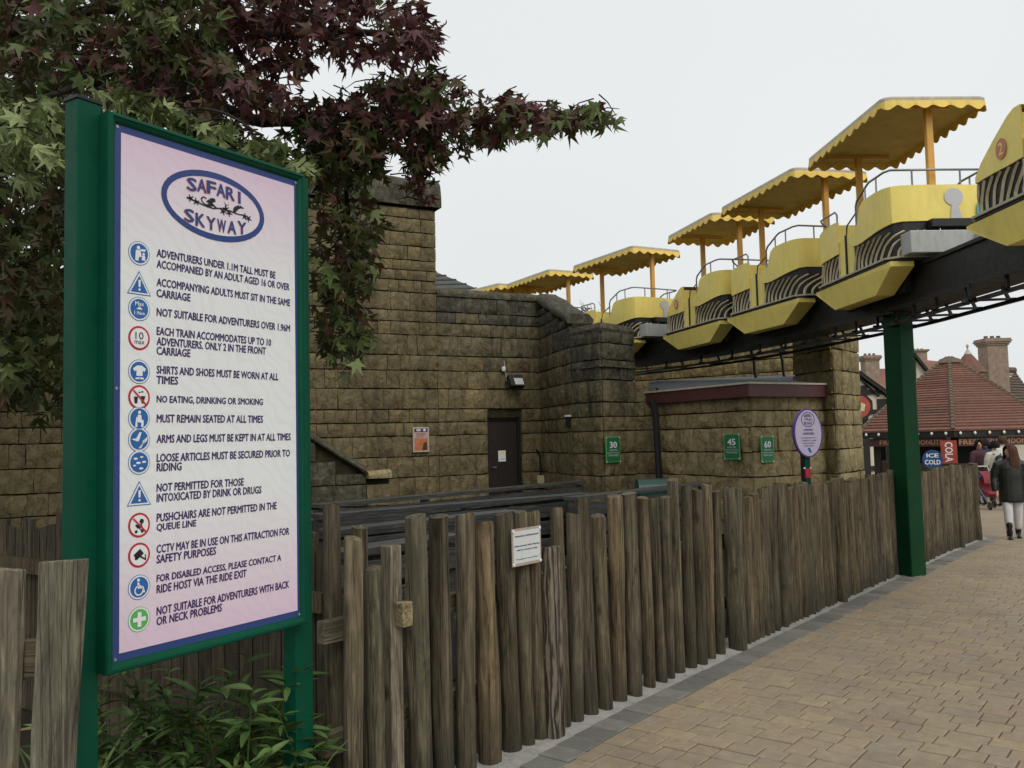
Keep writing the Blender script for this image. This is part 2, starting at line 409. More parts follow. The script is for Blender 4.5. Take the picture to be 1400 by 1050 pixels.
def board(name, a, b, w, h, mat, parent, bev=0.005):
    """a straight board from a to b whose grain runs along it; w across, h high"""
    a, b = Vector(a), Vector(b); d = b-a; L = d.length; d.normalize()
    s = Vector((-d.y, d.x, 0)).normalized(); u = d.cross(s)
    o = link(bpy.data.objects.new(name, MB().box((0, 0, 0), (L, w, h)).mesh(name, mat)))
    Mx = Matrix((d, s, u)).transposed().to_4x4(); Mx.translation = (a+b)/2 - (worigin(parent) if parent else Vector((0, 0, 0)))
    o.matrix_local = Mx
    if parent: o.parent = parent; o.matrix_parent_inverse = Matrix.Identity(4)
    o.location, o.rotation_euler = Mx.translation, Mx.to_euler()
    if bev: bevel(o, bev)
    return o
# ------------------------------------------------------------------ ground, path, kerb
FO, FD, FP = Vector((0.32, 5.05, 0)), Vector((0.63, 0.777, 0)).normalized(), Vector((0.777, -0.63, 0)).normalized()
def FU(u, v, z=0.0):
    p = FO + FD*u + FP*v; return Vector((p.x, p.y, gz(p.x, p.y)+z))
FROT = math.atan2(FD.y, FD.x)                       # direction of u in the plan
def edge_v(u): return -0.13 + 0.13*math.exp(-((u+1.0)/1.2)**2) + 0.004*max(0, u-9)**2
t = NT('earth_and_tarmac', 0.95, 0.15); v = t.coord('World')
c = t.ramp(t.noise(v, 2.2, 8, 0.7), [(0.3, (0.022, 0.018, 0.012)), (0.6, (0.05, 0.042, 0.03)), (0.8, (0.085, 0.075, 0.055))])
t.col(c); t.bump(t.noise(v, 18, 8, 0.75), 0.8, 0.05); M['earth'] = t.mat
mb = MB()
xs = [-600, -200, -60, -25, -12, -8, -4, 0, 4, 8, 12, 18, 25, 60, 200, 600]
ys = [-200, -40, -10, 0, 3, 6, 9, 12, 14, 16, 18, 21, 25, 30, 40, 60, 110, 250, 800]
def gz_far(x, y): return gz(x, min(y, 60))
mb.add([(x, y, gz_far(x, y)-0.03) for y in ys for x in xs], [(j*len(xs)+i, j*len(xs)+i+1, (j+1)*len(xs)+i+1, (j+1)*len(xs)+i) for j in range(len(ys)-1) for i in range(len(xs)-1)])
tag(mb.build('ground', M['earth'], smooth=180), 'dark bare earth ground inside the fence', 'ground', kind='structure')
# paving: sheet with sand joints; bricks lie on it near the camera, the sheet's own brick print takes over far away
def pave_mat(name, ylim):
    t = NT(name, 0.9, 0.25)
    vw = t.coord('World', (1, 1, 1), (0, 0, 0))
    rot = t.n.new('ShaderNodeVectorRotate'); rot.rotation_type = 'Z_AXIS'; rot.inputs['Angle'].default_value = -FROT + math.pi/2
    t.l.new(vw, rot.inputs['Vector'])
    bt = t.n.new('ShaderNodeTexBrick'); bt.inputs['Scale'].default_value = 1.0
    bt.inputs['Brick Width'].default_value = 0.235; bt.inputs['Row Height'].default_value = 0.155; bt.inputs['Mortar Size'].default_value = 0.006
    bt.inputs['Color1'].default_value = (0.325, 0.258, 0.178, 1); bt.inputs['Color2'].default_value = (0.275, 0.225, 0.165, 1); bt.inputs['Mortar'].default_value = (0.16, 0.13, 0.09, 1)
    t.l.new(rot.outputs[0], bt.inputs['Vector'])
    sp = t.n.new('ShaderNodeSeparateXYZ'); t.l.new(vw, sp.inputs[0])
    far = t.math('GREATER_THAN', sp.outputs['Y'], ylim)
    sand = t.ramp(t.noise(vw, 30, 5), [(0.3, (0.085, 0.068, 0.048)), (0.7, (0.17, 0.135, 0.095))])
    blot = t.ramp(t.noise(vw, 0.5, 5), [(0.3, (0.85, 0.85, 0.88)), (0.7, (1.1, 1.07, 1.0))])
    t.col(t.mix(far, sand, t.mix(1.0, bt.outputs['Color'], blot, 'MULTIPLY'))); t.bump(t.noise(vw, 60, 4), 0.3, 0.01)
    return t.mat
mb = MB(); us = [-9+i*0.75 for i in range(40)] + [22, 26, 30, 36, 45, 60]; vs = [0.0, 0.6, 1.5, 3, 5, 8, 12, 18, 26, 40]
pts = [FU(u, edge_v(u)-0.004 + v, -0.002) for u in us for v in vs]
mb.add(pts, [(i*len(vs)+j, i*len(vs)+j+1, (i+1)*len(vs)+j+1, (i+1)*len(vs)+j) for i in range(len(us)-1) for j in range(len(vs)-1)])
PAVE = tag(mb.build('path', pave_mat('path_paving', 16.05), smooth=180), 'buff block paved footpath running along the fence', 'path', kind='structure')
# far plaza behind the fence end
mb = MB(); us2 = [12.15+i*1.2 for i in range(20)]
pts = [FU(u, v, -0.003) for u in us2 for v in (-14, -9, -5, -2, edge_v(u)-0.001)]
mb.add(pts, [(i*5+j, i*5+j+1, (i+1)*5+j+1, (i+1)*5+j) for i in range(len(us2)-1) for j in range(4)])
tag(mb.build('plaza', pave_mat('plaza_paving', -99.0), smooth=180), 'buff paved plaza around the snack kiosk', 'paving', kind='structure')
t = NT('buff_paver', 0.88, 0.25); v = t.coord('World')
base = t.ramp(t.rnd(), [(0.0, (0.28, 0.228, 0.165)), (0.25, (0.33, 0.262, 0.174)), (0.5, (0.305, 0.247, 0.172)), (0.7, (0.355, 0.282, 0.18)), (0.86, (0.292, 0.245, 0.187)), (1.0, (0.335, 0.25, 0.17))])
base = t.mix(0.6, base, t.ramp(t.noise(v, 14, 7, 0.7), [(0.3, (0.7, 0.7, 0.7)), (0.7, (1.25, 1.22, 1.18))]), 'MULTIPLY')
base = t.mix(t.ramp(t.noise(v, 1.1, 5, 0.6), [(0.5, (0, 0, 0)), (0.75, (0.5,)*3)]), base, (0.155, 0.132, 0.105))
spk = t.ramp(t.noise(v, 22, 2, 0.4), [(0.74, (0, 0, 0)), (0.765, (0.8,)*3)])
base = t.mix(spk, base, (0.45, 0.38, 0.28)); t.col(base); t.bump(t.noise(v, 90, 5, 0.7), 0.5, 0.006); M['paver'] = t.mat
t = NT('grey_paver', 0.85, 0.3); v = t.coord('World')
base = t.ramp(t.rnd(), [(0, (0.15, 0.147, 0.130)), (0.5, (0.19, 0.184, 0.162)), (1, (0.235, 0.222, 0.19))])
base = t.mix(0.6, base, t.ramp(t.noise(v, 12, 7, 0.7), [(0.3, (0.7, 0.7, 0.7)), (0.7, (1.25, 1.25, 1.22))]), 'MULTIPLY')
t.col(base); t.bump(t.noise(v, 90, 5, 0.7), 0.5, 0.006); M['paver_grey'] = t.mat
def brick_mesh(name, l, w, mat, h=0.03, ch=0.006):
    mb = MB(); a, b = l/2, w/2
    vs = [(x*a, y*b, -h) for x, y in ((-1, -1), (1, -1), (1, 1), (-1, 1))] + [(x*a, y*b, 0.010-ch*0.7) for x, y in ((-1, -1), (1, -1), (1, 1), (-1, 1))] + \
         [(x*(a-ch), y*(b-ch), 0.010) for x, y in ((-1, -1), (1, -1), (1, 1), (-1, 1))]
    fs = [(0, 1, 5, 4), (1, 2, 6, 5), (2, 3, 7, 6), (3, 0, 4, 7), (4, 5, 9, 8), (5, 6, 10, 9), (6, 7, 11, 10), (7, 4, 8, 11), (8, 9, 10, 11)]
    return mb.add(vs, fs)
BL = [0.15, 0.19, 0.235]
BM = {l: brick_mesh('brick', l-0.008, 0.147, M['paver']) for l in BL}
BME = {l: BM[l].mesh('brick', M['paver']) for l in BL}
bricks = []
for i in range(-30, 110):
    u = i*0.155; v = edge_v(u) + 0.004; first = True
    while v < 14:
        l = rnd.choice(BL); s = 1.0
        if first: s = rnd.choice([0.45, 0.7, 1.0, 1.0]); first = False
        ll = l*s; c = FU(u, v + ll/2)
        v += ll
        if c.y > 16.0: continue
        q = proj(c)
        if c.y < 1.0 or not (-700 < q[0] < 3200): continue
        bricks.append((1200*1200*ll*0.155*CAM_H/q[2]**3 if 0 < q[0] < 1400 and q[1] < 1050 else 0, c, l, s, rnd.uniform(-0.006, 0.006), rnd.uniform(-0.0025, 0.0025)))
bricks.sort(key=lambda b: -b[0])
BROT = FROT - math.pi/2
mbx = MB()
for k, (ar, c, l, s, da, dz) in enumerate(bricks):
    tilt = (rnd.uniform(-0.008, 0.008), rnd.uniform(-0.008, 0.008))
    if k < 300: put('brick', BME[l], PAVE, c+Vector((0, 0, dz)), (tilt[0], tilt[1], BROT+da), (s, 1, 1))
    else:
        Rm = Matrix.Rotation(BROT+da, 3, 'Z')
        mbx.add([c+Vector((0, 0, dz)) + Rm @ Vector((p.x*s, p.y, p.z)) for p in BM[l].v], BM[l].f)
o = mbx.build('paving_bricks', M['paver'], PAVE); o['kind'] = 'stuff'
# grey border course and the rough concrete haunch under the fence
sm = brick_mesh('border_block', 0.205, 0.192, M['paver_grey']).mesh('border_block', M['paver_grey'])
for i in range(-9, 62):
    u = i*0.2+0.1
    put('border_block', sm, PAVE, FU(u, edge_v(u)-0.106, rnd.uniform(-0.004, 0.003)), (rnd.uniform(-.01, .01), rnd.uniform(-.01, .01), BROT + rnd.uniform(-.012, .012)))
mb = MB(); n = 170
for i in range(n+1):
    u = -1.9 + i*14.4/n; e = edge_v(u)-0.211
    nz = noise.noise(Vector((u*1.7, 3, 0)))*0.03
    for vv, z in ((e, -0.03), (e, 0.004+nz*0.1), (e-0.08+nz, 0.018), (e-0.3, 0.022), (e-0.3, -0.03)):
        mb.v.append(FU(u, vv, z))
for i in range(n):
    for j in range(4): mb.f.append([i*5+j, i*5+j+1, (i+1)*5+j+1, (i+1)*5+j]); mb.m.append(0)
tag(mb.build('kerb', M['concrete'], smooth=40), 'rough pale concrete strip at the foot of the log fence', 'kerb', kind='structure')
# ------------------------------------------------------------------ log fence
def log_mesh(seed, seg=10, rings=6, flat_front=False):
    r = random.Random(seed); mb = MB(); ph = [r.uniform(0, 6.28) for _ in range(6)]
    for i in range(rings+1):
        z = i/rings
        ox, oy = 0.16*math.sin(ph[0]+z*3.6), 0.14*math.sin(ph[1]+z*2.9)
        for k in range(seg):
            a = 2*math.pi*k/seg
            rr = 1 + 0.05*math.sin(2*a+ph[2]) + 0.05*math.sin(3*a+ph[3]+z*4) + 0.05*math.sin(z*9+ph[5]) + r.uniform(-0.035, 0.035) - 0.05*z
            zz = z
            if i == rings: zz = z + 0.006*math.cos(a+ph[4]) ; rr *= 0.93
            if i == rings-1: zz = 0.992
            mb.v.append(Vector((ox+rr*math.cos(a), oy+rr*math.sin(a), zz)))
    for i in range(rings):
        for k in range(seg):
            a, b = i*seg+k, i*seg+(k+1) % seg
            mb.f.append([a, b, b+seg, a+seg]); mb.m.append(0)
    mb.f.append([rings*seg+k for k in range(seg)]); mb.m.append(0)
    return mb
# logs keep their true scale in the texture: unit meshes are stretched by the object, so the material sees local units; bake real sizes instead
LOGV = []
for s in range(14):
    mb = log_mesh(s); rr = 0.052*(0.88+0.26*rnd.random()); hh = 1.32 + rnd.uniform(-0.04, 0.04)
    for p in mb.v: p.x *= rr; p.y *= rr; p.z *= hh
    me = mb.mesh('log', M['log'], smooth=50); LOGV.append((me, rr, hh))
POSTV = []
for s in range(3):
    mb = log_mesh(50+s)
    for p in mb.v: p.x *= 0.082; p.y *= 0.082; p.z *= 1.36
    POSTV.append((mb.mesh('post', M['log'], smooth=50), 0.082, 1.36))
FENCE = thing('log_fence', FU(-1.3, -0.44), 'long palisade fence of upright weathered logs beside the paved path', 'fence')
def u_at(px, v, py=800):
    d = ray(px, py); d2 = Vector((d.x, d.y, 0)); s = (v + FP.dot(FO))/FP.dot(d2); P = d2*s
    return FD.dot(P-FO), P.y
def fence_log(px, top, wpx, dv=0.0, lst=LOGV, name='log', py=800):
    v = -0.445+dv; u, Y = u_at(px, v, py)
    z1 = atY(px, top, Y).z; me, rr, hh = rnd.choice(lst)
    r = 0.5*wpx/FPX*Y
    return put(name, me, FENCE, FU(u, v, -0.02), (rnd.uniform(-.008, .008), rnd.uniform(-.008, .008), rnd.uniform(0, 6.28)), (r/rr, r/rr, (z1+0.02)/hh))
near = [(482, 735, 28, .07), (512, 775, 25, .06), (457, 690, 24, -.22), (492, 720, 24, -.10), (573, 704, 31, 0), (603, 705, 30, .01), (635, 702, 26, 0), (663, 713, 33, .02), (692, 701, 25, 0), (715, 699, 20, 0.01),
        (732, 699, 19, 0.01), (764, 694, 20, -.01), (783, 702, 20, 0.0), (802, 681, 21, 0), (822, 704, 21, 0.005), (843, 677, 23, 0), (863, 674, 22, 0.01), (884, 680, 18, 0), (899, 681, 15, 0),
        (912, 679, 16, .01), (926, 655, 17, 0), (941, 664, 17, 0), (955, 669, 17, .01), (969, 662, 15, 0), (982, 671, 15, 0)]
for px, top, w, dv in near: fence_log(px, top, w, dv)
# square post with a new pale rail end, half-round slab in front
u0, Y0 = u_at(537, -0.46); zt = atY(537, 745, Y0).z
mb = MB().box(FU(u0, -0.47, zt/2), (0.085, 0.07, zt), FROT); bevel(mb.build('post', M['plank'], FENCE), 0.006)
zc = atY(538, 838, Y0).z
mb = MB().box(FU(u0+0.02, -0.40, zc), (0.07, 0.06, 0.125), FROT); bevel(mb.build('rail_stub', M['newwood'], FENCE), 0.005)
u1, Y1 = u_at(756, -0.37); zt = atY(756, 747, Y1).z
mb = MB(); prof = [(-0.078, 0), (-0.073, 0.028), (-0.04, 0.046), (0.0, 0.05), (0.042, 0.045), (0.075, 0.026), (0.08, 0)]
mb.prism([FU(u1+a, -0.385+b, -0.02) for a, b in prof], (0, 0, zt+0.02)); mb.build('slab', M['slab'], FENCE, smooth=35)
post_us = [u_at(1004, -0.42)[0], u_at(1147, -0.42)[0], u_at(1312, -0.42)[0], 12.05]
u = u_at(995, -0.445)[0] - 0.02
while u < 12.0:
    if min(abs(u-pu) for pu in post_us) < 0.10: u += 0.03; continue
    me, rr, hh = rnd.choice(LOGV); s = rnd.uniform(0.85, 1.12)
    h = 1.30 + 0.03*math.sin(u*1.9) + rnd.uniform(-0.03, 0.03) - 0.012*max(0, u-6)
    if rnd.random() < 0.06: h -= 0.1
    if 4.35 < u < 4.6: h += 0.02
    r = rr*s
    v = -0.44 + rnd.uniform(-0.012, 0.012) + 0.004*max(0, u-9)**2
    put('log', me, FENCE, FU(u, v, -0.02), (rnd.uniform(-.008, .008), rnd.uniform(-.008, .008), rnd.uniform(0, 6.28)), (s, s, (h+0.02)/hh))
    u += rr*s*2*rnd.uniform(0.93, 1.03)
for k, pu in enumerate(post_us):
    me, rr, hh = POSTV[k % 3]; h = (1.38, 1.33, 1.28, 1.27)[k]
    put('post', me, FENCE, FU(pu, -0.405 + 0.004*max(0, pu-9)**2, -0.02), (0, 0, k*1.7), (1, 1, (h+0.02)/hh))
for z in (0.38, 0.92):
    for a, b in ((-1.35, 2.0), (2.0, 5.2), (5.2, 8.6), (8.6, 12.1)):
        board('rail', FU(a, -0.56+0.004*max(0, a-9)**2, z), FU(b-0.004, -0.56+0.004*max(0, b-9)**2, z), 0.06, 0.11, M['rail'], FENCE)
# ------------------------------------------------------------------ dark plank fence behind the sign, two grey planks in front
BF = thing('plank_fence', (-2.4, 5.75, 0), 'dark plank fence behind the tall sign and shrub', 'fence')
A0, A1 = Vector((-0.98, 4.62, 0)), Vector((-5.2, 7.55, 0)); dd = (A1-A0); L = dd.length; dd.normalize(); az = math.atan2(dd.y, dd.x); nn = Vector((dd.y, -dd.x, 0))
s = 0.0
while s < L:
    w = rnd.uniform(0.085, 0.135); h = 1.34 + rnd.uniform(-0.07, 0.07)
    mb = MB(); p = A0 + dd*(s+w/2)
    hw = w/2; sl_ = rnd.uniform(-0.015, 0.015)
    mb.prism([p + dd*(-hw), p + dd*hw, p + dd*hw + Vector((0, 0, h+sl_)), p + dd*(-hw) + Vector((0, 0, h-sl_))], nn*(0.022+rnd.uniform(0, 0.012)))
    mb.build('plank', M['plank_dark'], BF); s += w + rnd.uniform(0.004, 0.014)
for z in (0.35, 1.02): MB().bar(A0 + nn*-0.03 + Vector((0, 0, z)), A1 + nn*-0.03 + Vector((0, 0, z)), 0.05, 0.1).build('rail', M['plank_dark'], BF)
MB().bar(A0 + dd*1.0 + nn*0.05 + Vector((0, 0, 1.06)), A1 + nn*0.05 + Vector((0, 0, 1.06)), 0.03, 0.1).build('rail', M['plank_dark'], BF)
NF = thing('plank_fence', (-1.7, 2.95, 0), 'two pale grey weathered planks on a rail in front of the sign', 'fence')
for (x0, x1, x2, x3, top, slope, Y) in ((50, 110, 42, 96, 765, 4, 2.95), (-30, 25, -36, 15, 780, -4, 2.98)):
    a, b = atY(x0, top+slope, Y), atY(x1, top, Y); c_, d_ = atY(x2, 1050, Y), atY(x3, 1050, Y)
    def down(p, q):
        k = (-0.03-p.z)/(q.z-p.z); return p + (q-p)*k
    ca, da_ = down(a, c_), down(b, d_); mb = MB(); n = 8; th = Vector((0.01, 0.032, 0))
    for i in range(n+1):
        f = i/n; l_ = ca.lerp(a, f) + Vector((0.006*math.sin(f*9+x0), 0, 0)); r_ = da_.lerp(b, f) + Vector((0.005*math.sin(f*7+1+x0), 0, 0))
        mb.v += [l_, r_, r_+th, l_+th]
    for i in range(n):
        for k in range(4): mb.f.append([i*4+k, i*4+(k+1) % 4, i*4+4+(k+1) % 4, i*4+4+k]); mb.m.append(0)
    mb.f.append([n*4+k for k in range(4)]); mb.m.append(0)
    bevel(mb.build('plank', M['plank'], NF), 0.004)
za = atY(40, 905, 3.0).z
board('rail', (-2.3, 3.04, za), (-1.50, 3.04, za), 0.045, 0.13, M['rail'], NF)
board('rail', (-2.3, 3.04, 0.25), (-1.50, 3.04, 0.25), 0.045, 0.12, M['rail'], NF)
MB().box((-1.9, 3.10, 0.6), (0.09, 0.09, 1.2)).build('post', M['plank'], NF)
# ------------------------------------------------------------------ the tall ride sign
SD = Vector((0.53, 0.848, 0)).normalized(); SN = Vector((SD.y, -SD.x, 0)); UP = Vector((0, 0, 1))
SP = atY(150, 600, 3.25); SP.z = 0
def sab(px, py):
    d = ray(px, py); k = SN.dot(SP-CPOS)/SN.dot(d); P = CPOS + d*k
    return SD.dot(P-SP), P.z
SF = (SP, SD, UP, SN)
aL, aR = -0.012, sab(418, 600)[0]
bT = (sab(150, 150)[1] + sab(415, 241)[1])/2; bB = (sab(152, 922)[1] + sab(420, 851)[1])/2
SIGN = thing('ride_sign', SP, 'tall green framed sign board of ride rules on two green posts', 'sign')
DP = 0.062
def sbox(name, a0, a1, b0, b1, c0, c1, mat, par=SIGN, bev=0.004):
    mb = MB().prism([SP + SD*a + UP*b + SN*c0 for a, b in rect(a0, a1, b0, b1)], SN*(c1-c0))
    o = mb.build(name, mat, par)
    if bev: bevel(o, bev)
    return o
pT = sab(112, 133)[1]+0.02
pl = sbox('post', aL-0.085, aL+0.012, -0.03, pT, -DP-0.08, -DP, M['green'])
sbox('post_cap', aL-0.089, aL+0.016, pT, pT+0.014, -DP-0.084, -DP+0.004, M['black'], pl, 0.002)
zpr = sab(437, 243)[1]
pr = sbox('post', aR-0.015, aR+0.095, -0.03, zpr, -DP-0.08, -DP, M['green'])
sbox('board_back', aL, aR, bB, bT, -DP, -0.020, M['green'], SIGN, 0.003)
def frame_ring(name, a0, a1, b0, b1, w, c0, c1, mat, par):
    mb = MB()
    o = [(a0, b0), (a1, b0), (a1, b1), (a0, b1)]; i = [(a0+w, b0+w), (a1-w, b0+w), (a1-w, b1-w), (a0+w, b1-w)]
    for k in range(4):
        q = [o[k], o[(k+1) % 4], i[(k+1) % 4], i[k]]
        mb.prism([SP + SD*a + UP*b + SN*c0 for a, b in q], SN*(c1-c0))
    return bevel(mb.build(name, mat, par), 0.003)
prof = [(0.0, -0.019), (0.0, 0.002), (0.005, 0.010), (0.015, 0.012), (0.018, 0.005), (0.024, 0.003), (0.031, -0.002), (0.038, -0.0125)]
mb = MB(); k = len(prof)
for ia in range(4):
    for w, c in prof:
        a = (aL-0.002+w) if ia in (0, 3) else (aR+0.002-w); b = (bB-0.002+w) if ia in (0, 1) else (bT+0.002-w)
        mb.v.append(SP + SD*a + UP*b + SN*c)
for ia in range(4):
    ib = (ia+1) % 4
    for q in range(k-1): mb.f.append([ia*k+q, ib*k+q, ib*k+q+1, ia*k+q+1]); mb.m.append(0)
mb.build('frame_moulding', M['green'], SIGN)
flat(rect(aL+0.03, aR-0.03, bB+0.03, bT-0.03), SF, -0.012, 0.006).build('border', M['navy'], SIGN)
bw = 0.064
M['panel'] = printed_panel('pink_white_panel', (0.72, 0.52, 0.67), (0.80, 0.825, 0.82), bB, bT)
PANEL = flat(rect(aL+bw-0.004, aR-bw+0.012, bB+bw, bT-bw), SF, -0.009, 0.002).build('panel', M['panel'], SIGN)
for a_, b_ in ((aL+0.045, bT-0.045), (aR-0.04, bT-0.045), (aL+0.045, bB+0.045), (aR-0.04, bB+0.045), (aL+0.045, (bT+bB)/2)):
    flat(ell(a_, b_, 0.006, 0.006, 8), SF, -0.009, 0.004).build('screw', M['screw'], SIGN)
LZ = -0.0078
lines = [(345, 'ADVENTURERS UNDER 1.1M TALL MUST BE', 378), (360, 'ACCOMPANIED BY AN ADULT AGED 16 OR OVER', 397), (385, 'ACCOMPANYING ADULTS MUST SIT IN THE SAME', 398),
 (400, 'CARRIAGE', 262), (426, 'NOT SUITABLE FOR ADVENTURERS OVER 1.96M', 398), (452, 'EACH TRAIN ACCOMMODATES UP TO 10', 372), (466, 'ADVENTURERS. ONLY 2 IN THE FRONT', 365), (479, 'CARRIAGE', 262),
 (505, 'SHIRTS AND SHOES MUST BE WORN AT ALL', 382), (519, 'TIMES', 245), (546, 'NO EATING, DRINKING OR SMOKING', 361), (572, 'MUST REMAIN SEATED AT ALL TIMES', 361), (600, 'ARMS AND LEGS MUST BE KEPT IN AT ALL TIMES', 399),
 (626, 'LOOSE ARTICLES MUST BE SECURED PRIOR TO', 398), (639, 'RIDING', 250), (667, 'NOT PERMITTED FOR THOSE', 335), (681, 'INTOXICATED BY DRINK OR DRUGS', 359), (708, 'PUSHCHAIRS ARE NOT PERMITTED IN THE', 380),
 (722, 'QUEUE LINE', 270), (751, 'CCTV MAY BE IN USE ON THIS ATTRACTION FOR', 397), (765, 'SAFETY PURPOSES', 297), (792, 'FOR DISABLED ACCESS, PLEASE CONTACT A', 386), (806, 'RIDE HOST VIA THE RIDE EXIT', 339),
 (836, 'NOT SUITABLE FOR ADVENTURERS WITH BACK', 397), (850, 'OR NECK PROBLEMS', 305)]
for py, s, xr in lines:
    a0, b0 = sab(216, py); a1 = sab(xr, py)[0]
    text('lettering', s, M['purple'], PANEL, SF, a0, b0, LZ, w=a1-a0, h=0.031, bold=0.042, shear=0.06)
IA = sab(192, 600)[0]
def icon(py, kind):
    a, b = sab(192, py); r = 0.047; L1, L2, L3 = LZ, LZ+0.0012, LZ+0.0024
    if kind == 'tri':
        o = flat([(a-0.052, b-0.042), (a+0.052, b-0.042), (a, b+0.052)], SF, L1).build('icon', M['blue'], SIGN)
        flat([(a-0.047, b-0.039), (a+0.047, b-0.039), (a, b+0.045)], SF, L2-0.0006).build('icon_edge', M['white'], o)
        flat([(a-0.037, b-0.033), (a+0.037, b-0.033), (a, b+0.033)], SF, L2).build('icon_field', M['blue'], o)
        flat([(a-0.004, b-0.012), (a+0.004, b-0.012), (a+0.005, b+0.016), (a-0.005, b+0.016)], SF, L3).build('mark', M['white'], o)
        flat(ell(a, b-0.022, 0.005, 0.005, 8), SF, L3).build('mark', M['white'], o); return
    edge, field = {'b': ('blue', 'blue'), 'r': ('red', 'white'), 'g': ('grn_print', 'grn_print')}[kind[0]]
    o = flat(ell(a, b, r, r), SF, L1).build('icon', M[edge], SIGN)
    flat(ell(a, b, r*0.95, r*0.95), SF, L1+0.0006).build('icon_edge', M['white' if kind[0] != 'r' else 'red'], o)
    flat(ell(a, b, r*0.82, r*0.82), SF, L2).build('icon_field', M[field], o)
    def sh(poly, m='white', lift=0.0): flat([(a+x*r, b+y*r) for x, y in poly], SF, L3+lift).build('mark', M[m], o)
    def disc(x, y, rx, ry=None, m='white', lift=0.0): sh(ell(x, y, rx, ry or rx, 12), m, lift)
    k = kind[1:]
    if k == 'adult':
        disc(-0.1, 0.45, 0.16); sh([(-0.35, 0.25), (0.1, 0.25), (0.2, -0.3), (-0.05, -0.3), (-0.1, -0.65), (-0.4, -0.6)]); disc(0.38, -0.02, 0.12); sh([(0.25, -0.15), (0.5, -0.15), (0.55, -0.55), (0.2, -0.55)]); sh([(0.05, 0.35), (0.6, 0.4), (0.5, 0.2), (0.1, 0.2)])
    elif k == 'max':
        text('mark', 'Max', M['white'], o, SF, a, b+0.42*r, L3, w=r*0.8, h=r*0.35, align='C'); sh([(-0.3, -0.05), (0.3, -0.05), (0, 0.2)]); text('mark', '1.96m', M['white'], o, SF, a, b-0.35*r, L3, w=r*0.95, h=r*0.28, align='C')
    elif k == 'ten':
        text('mark', '10', M['ink'], o, SF, a, b+0.2*r, L3, w=r*0.75, h=r*0.6, align='C', bold=0.0); text('mark', 'max', M['ink'], o, SF, a, b-0.36*r, L3, w=r*0.9, h=r*0.28, align='C', bold=0.0)
    elif k == 'shirt': sh([(-0.22, 0.5), (0.22, 0.5), (0.6, 0.25), (0.45, 0.0), (0.28, 0.1), (0.28, -0.35), (-0.28, -0.35), (-0.28, 0.1), (-0.45, 0.0), (-0.6, 0.25)]); sh([(-0.35, -0.5), (-0.02, -0.45), (-0.02, -0.62), (-0.4, -0.62)]); sh([(0.05, -0.45), (0.4, -0.5), (0.4, -0.62), (0.05, -0.62)])
    elif k == 'eat':
        sh([(-0.5, 0.05), (-0.15, 0.05), (-0.2, -0.5), (-0.45, -0.5)], 'ink'); sh([(0.1, 0.1), (0.55, 0.1), (0.35, -0.5), (0.2, -0.5)], 'ink'); disc(0.0, 0.4, 0.1, 0.06, 'ink'); disc(0.25, 0.45, 0.12, 0.06, 'ink')
    elif k == 'seat': disc(0.0, 0.5, 0.14); sh([(-0.15, 0.3), (0.15, 0.3), (0.2, -0.1), (0.4, -0.15), (0.35, -0.7), (0.15, -0.7), (0.15, -0.35), (-0.25, -0.3)]); sh([(-0.4, -0.7), (-0.2, -0.7), (-0.2, 0.1), (-0.3, 0.1)])
    elif k == 'arms': sh([(-0.75, 0.05), (-0.3, 0.1), (0.0, 0.6), (0.2, 0.6), (-0.05, -0.1), (-0.2, -0.15)]); sh([(-0.1, -0.7), (0.15, -0.7), (0.3, -0.1), (0.75, 0.25), (0.72, -0.05), (0.5, -0.25)])
    elif k == 'loose':
        for x, y, q in ((-.35, .3, .2), (.2, .42, .16), (.42, .02, .2), (-.1, -.05, .22), (-.45, -.25, .15), (.15, -.5, .2)): disc(x, y, q, q*0.45)
    elif k == 'chair': sh([(-0.4, 0.05), (0.2, 0.1), (0.3, -0.2), (-0.2, -0.25)], 'ink'); disc(0.2, 0.3, 0.2, 0.2, 'ink'); disc(-0.3, -0.5, 0.13, 0.13, 'ink'); disc(0.25, -0.5, 0.13, 0.13, 'ink'); sh([(-0.4, 0.0), (-0.3, 0.0), (0.25, -0.4), (0.2, -0.48)], 'ink')
    elif k == 'cctv': sh([(-0.55, 0.05), (0.05, 0.5), (0.4, 0.1), (-0.2, -0.35)], 'ink'); sh([(0.1, -0.05), (0.5, -0.3), (0.5, 0.0), (0.6, 0.0), (0.6, -0.5), (0.0, -0.15)], 'ink'); disc(-0.3, -0.22, 0.14, 0.14, 'ink')
    elif k == 'wheel':
        disc(-0.1, 0.58, 0.13); sh([(-0.2, 0.4), (-0.02, 0.4), (0.0, 0.05), (0.35, 0.05), (0.5, -0.45), (0.35, -0.48), (0.2, -0.1), (-0.15, -0.1)])
        mbr = MB(); ring(mbr, SF, L3, a-0.05*r, b-0.25*r, 0.42*r, 0.42*r, 0.11*r, 20); mbr.build('mark', M['white'], o)
    elif k == 'cross': sh(rect(-0.17, 0.17, -0.58, 0.58)); sh(rect(-0.58, 0.58, -0.17, 0.17), lift=0.0003)
    if k in ('eat', 'chair'): sh([(-0.62, 0.52), (-0.52, 0.62), (0.62, -0.52), (0.52, -0.62)], 'red', 0.0008)
for py, k in ((346, 'badult'), (388, 'tri'), (422, 'bmax'), (462, 'rten'), (508, 'bshirt'), (543, 'reat'), (572, 'bseat'), (601, 'barms'), (632, 'bloose'), (676, 'tri'), (718, 'rchair'), (759, 'rcctv'), (803, 'bwheel'), (847, 'gcross')): icon(py, k)
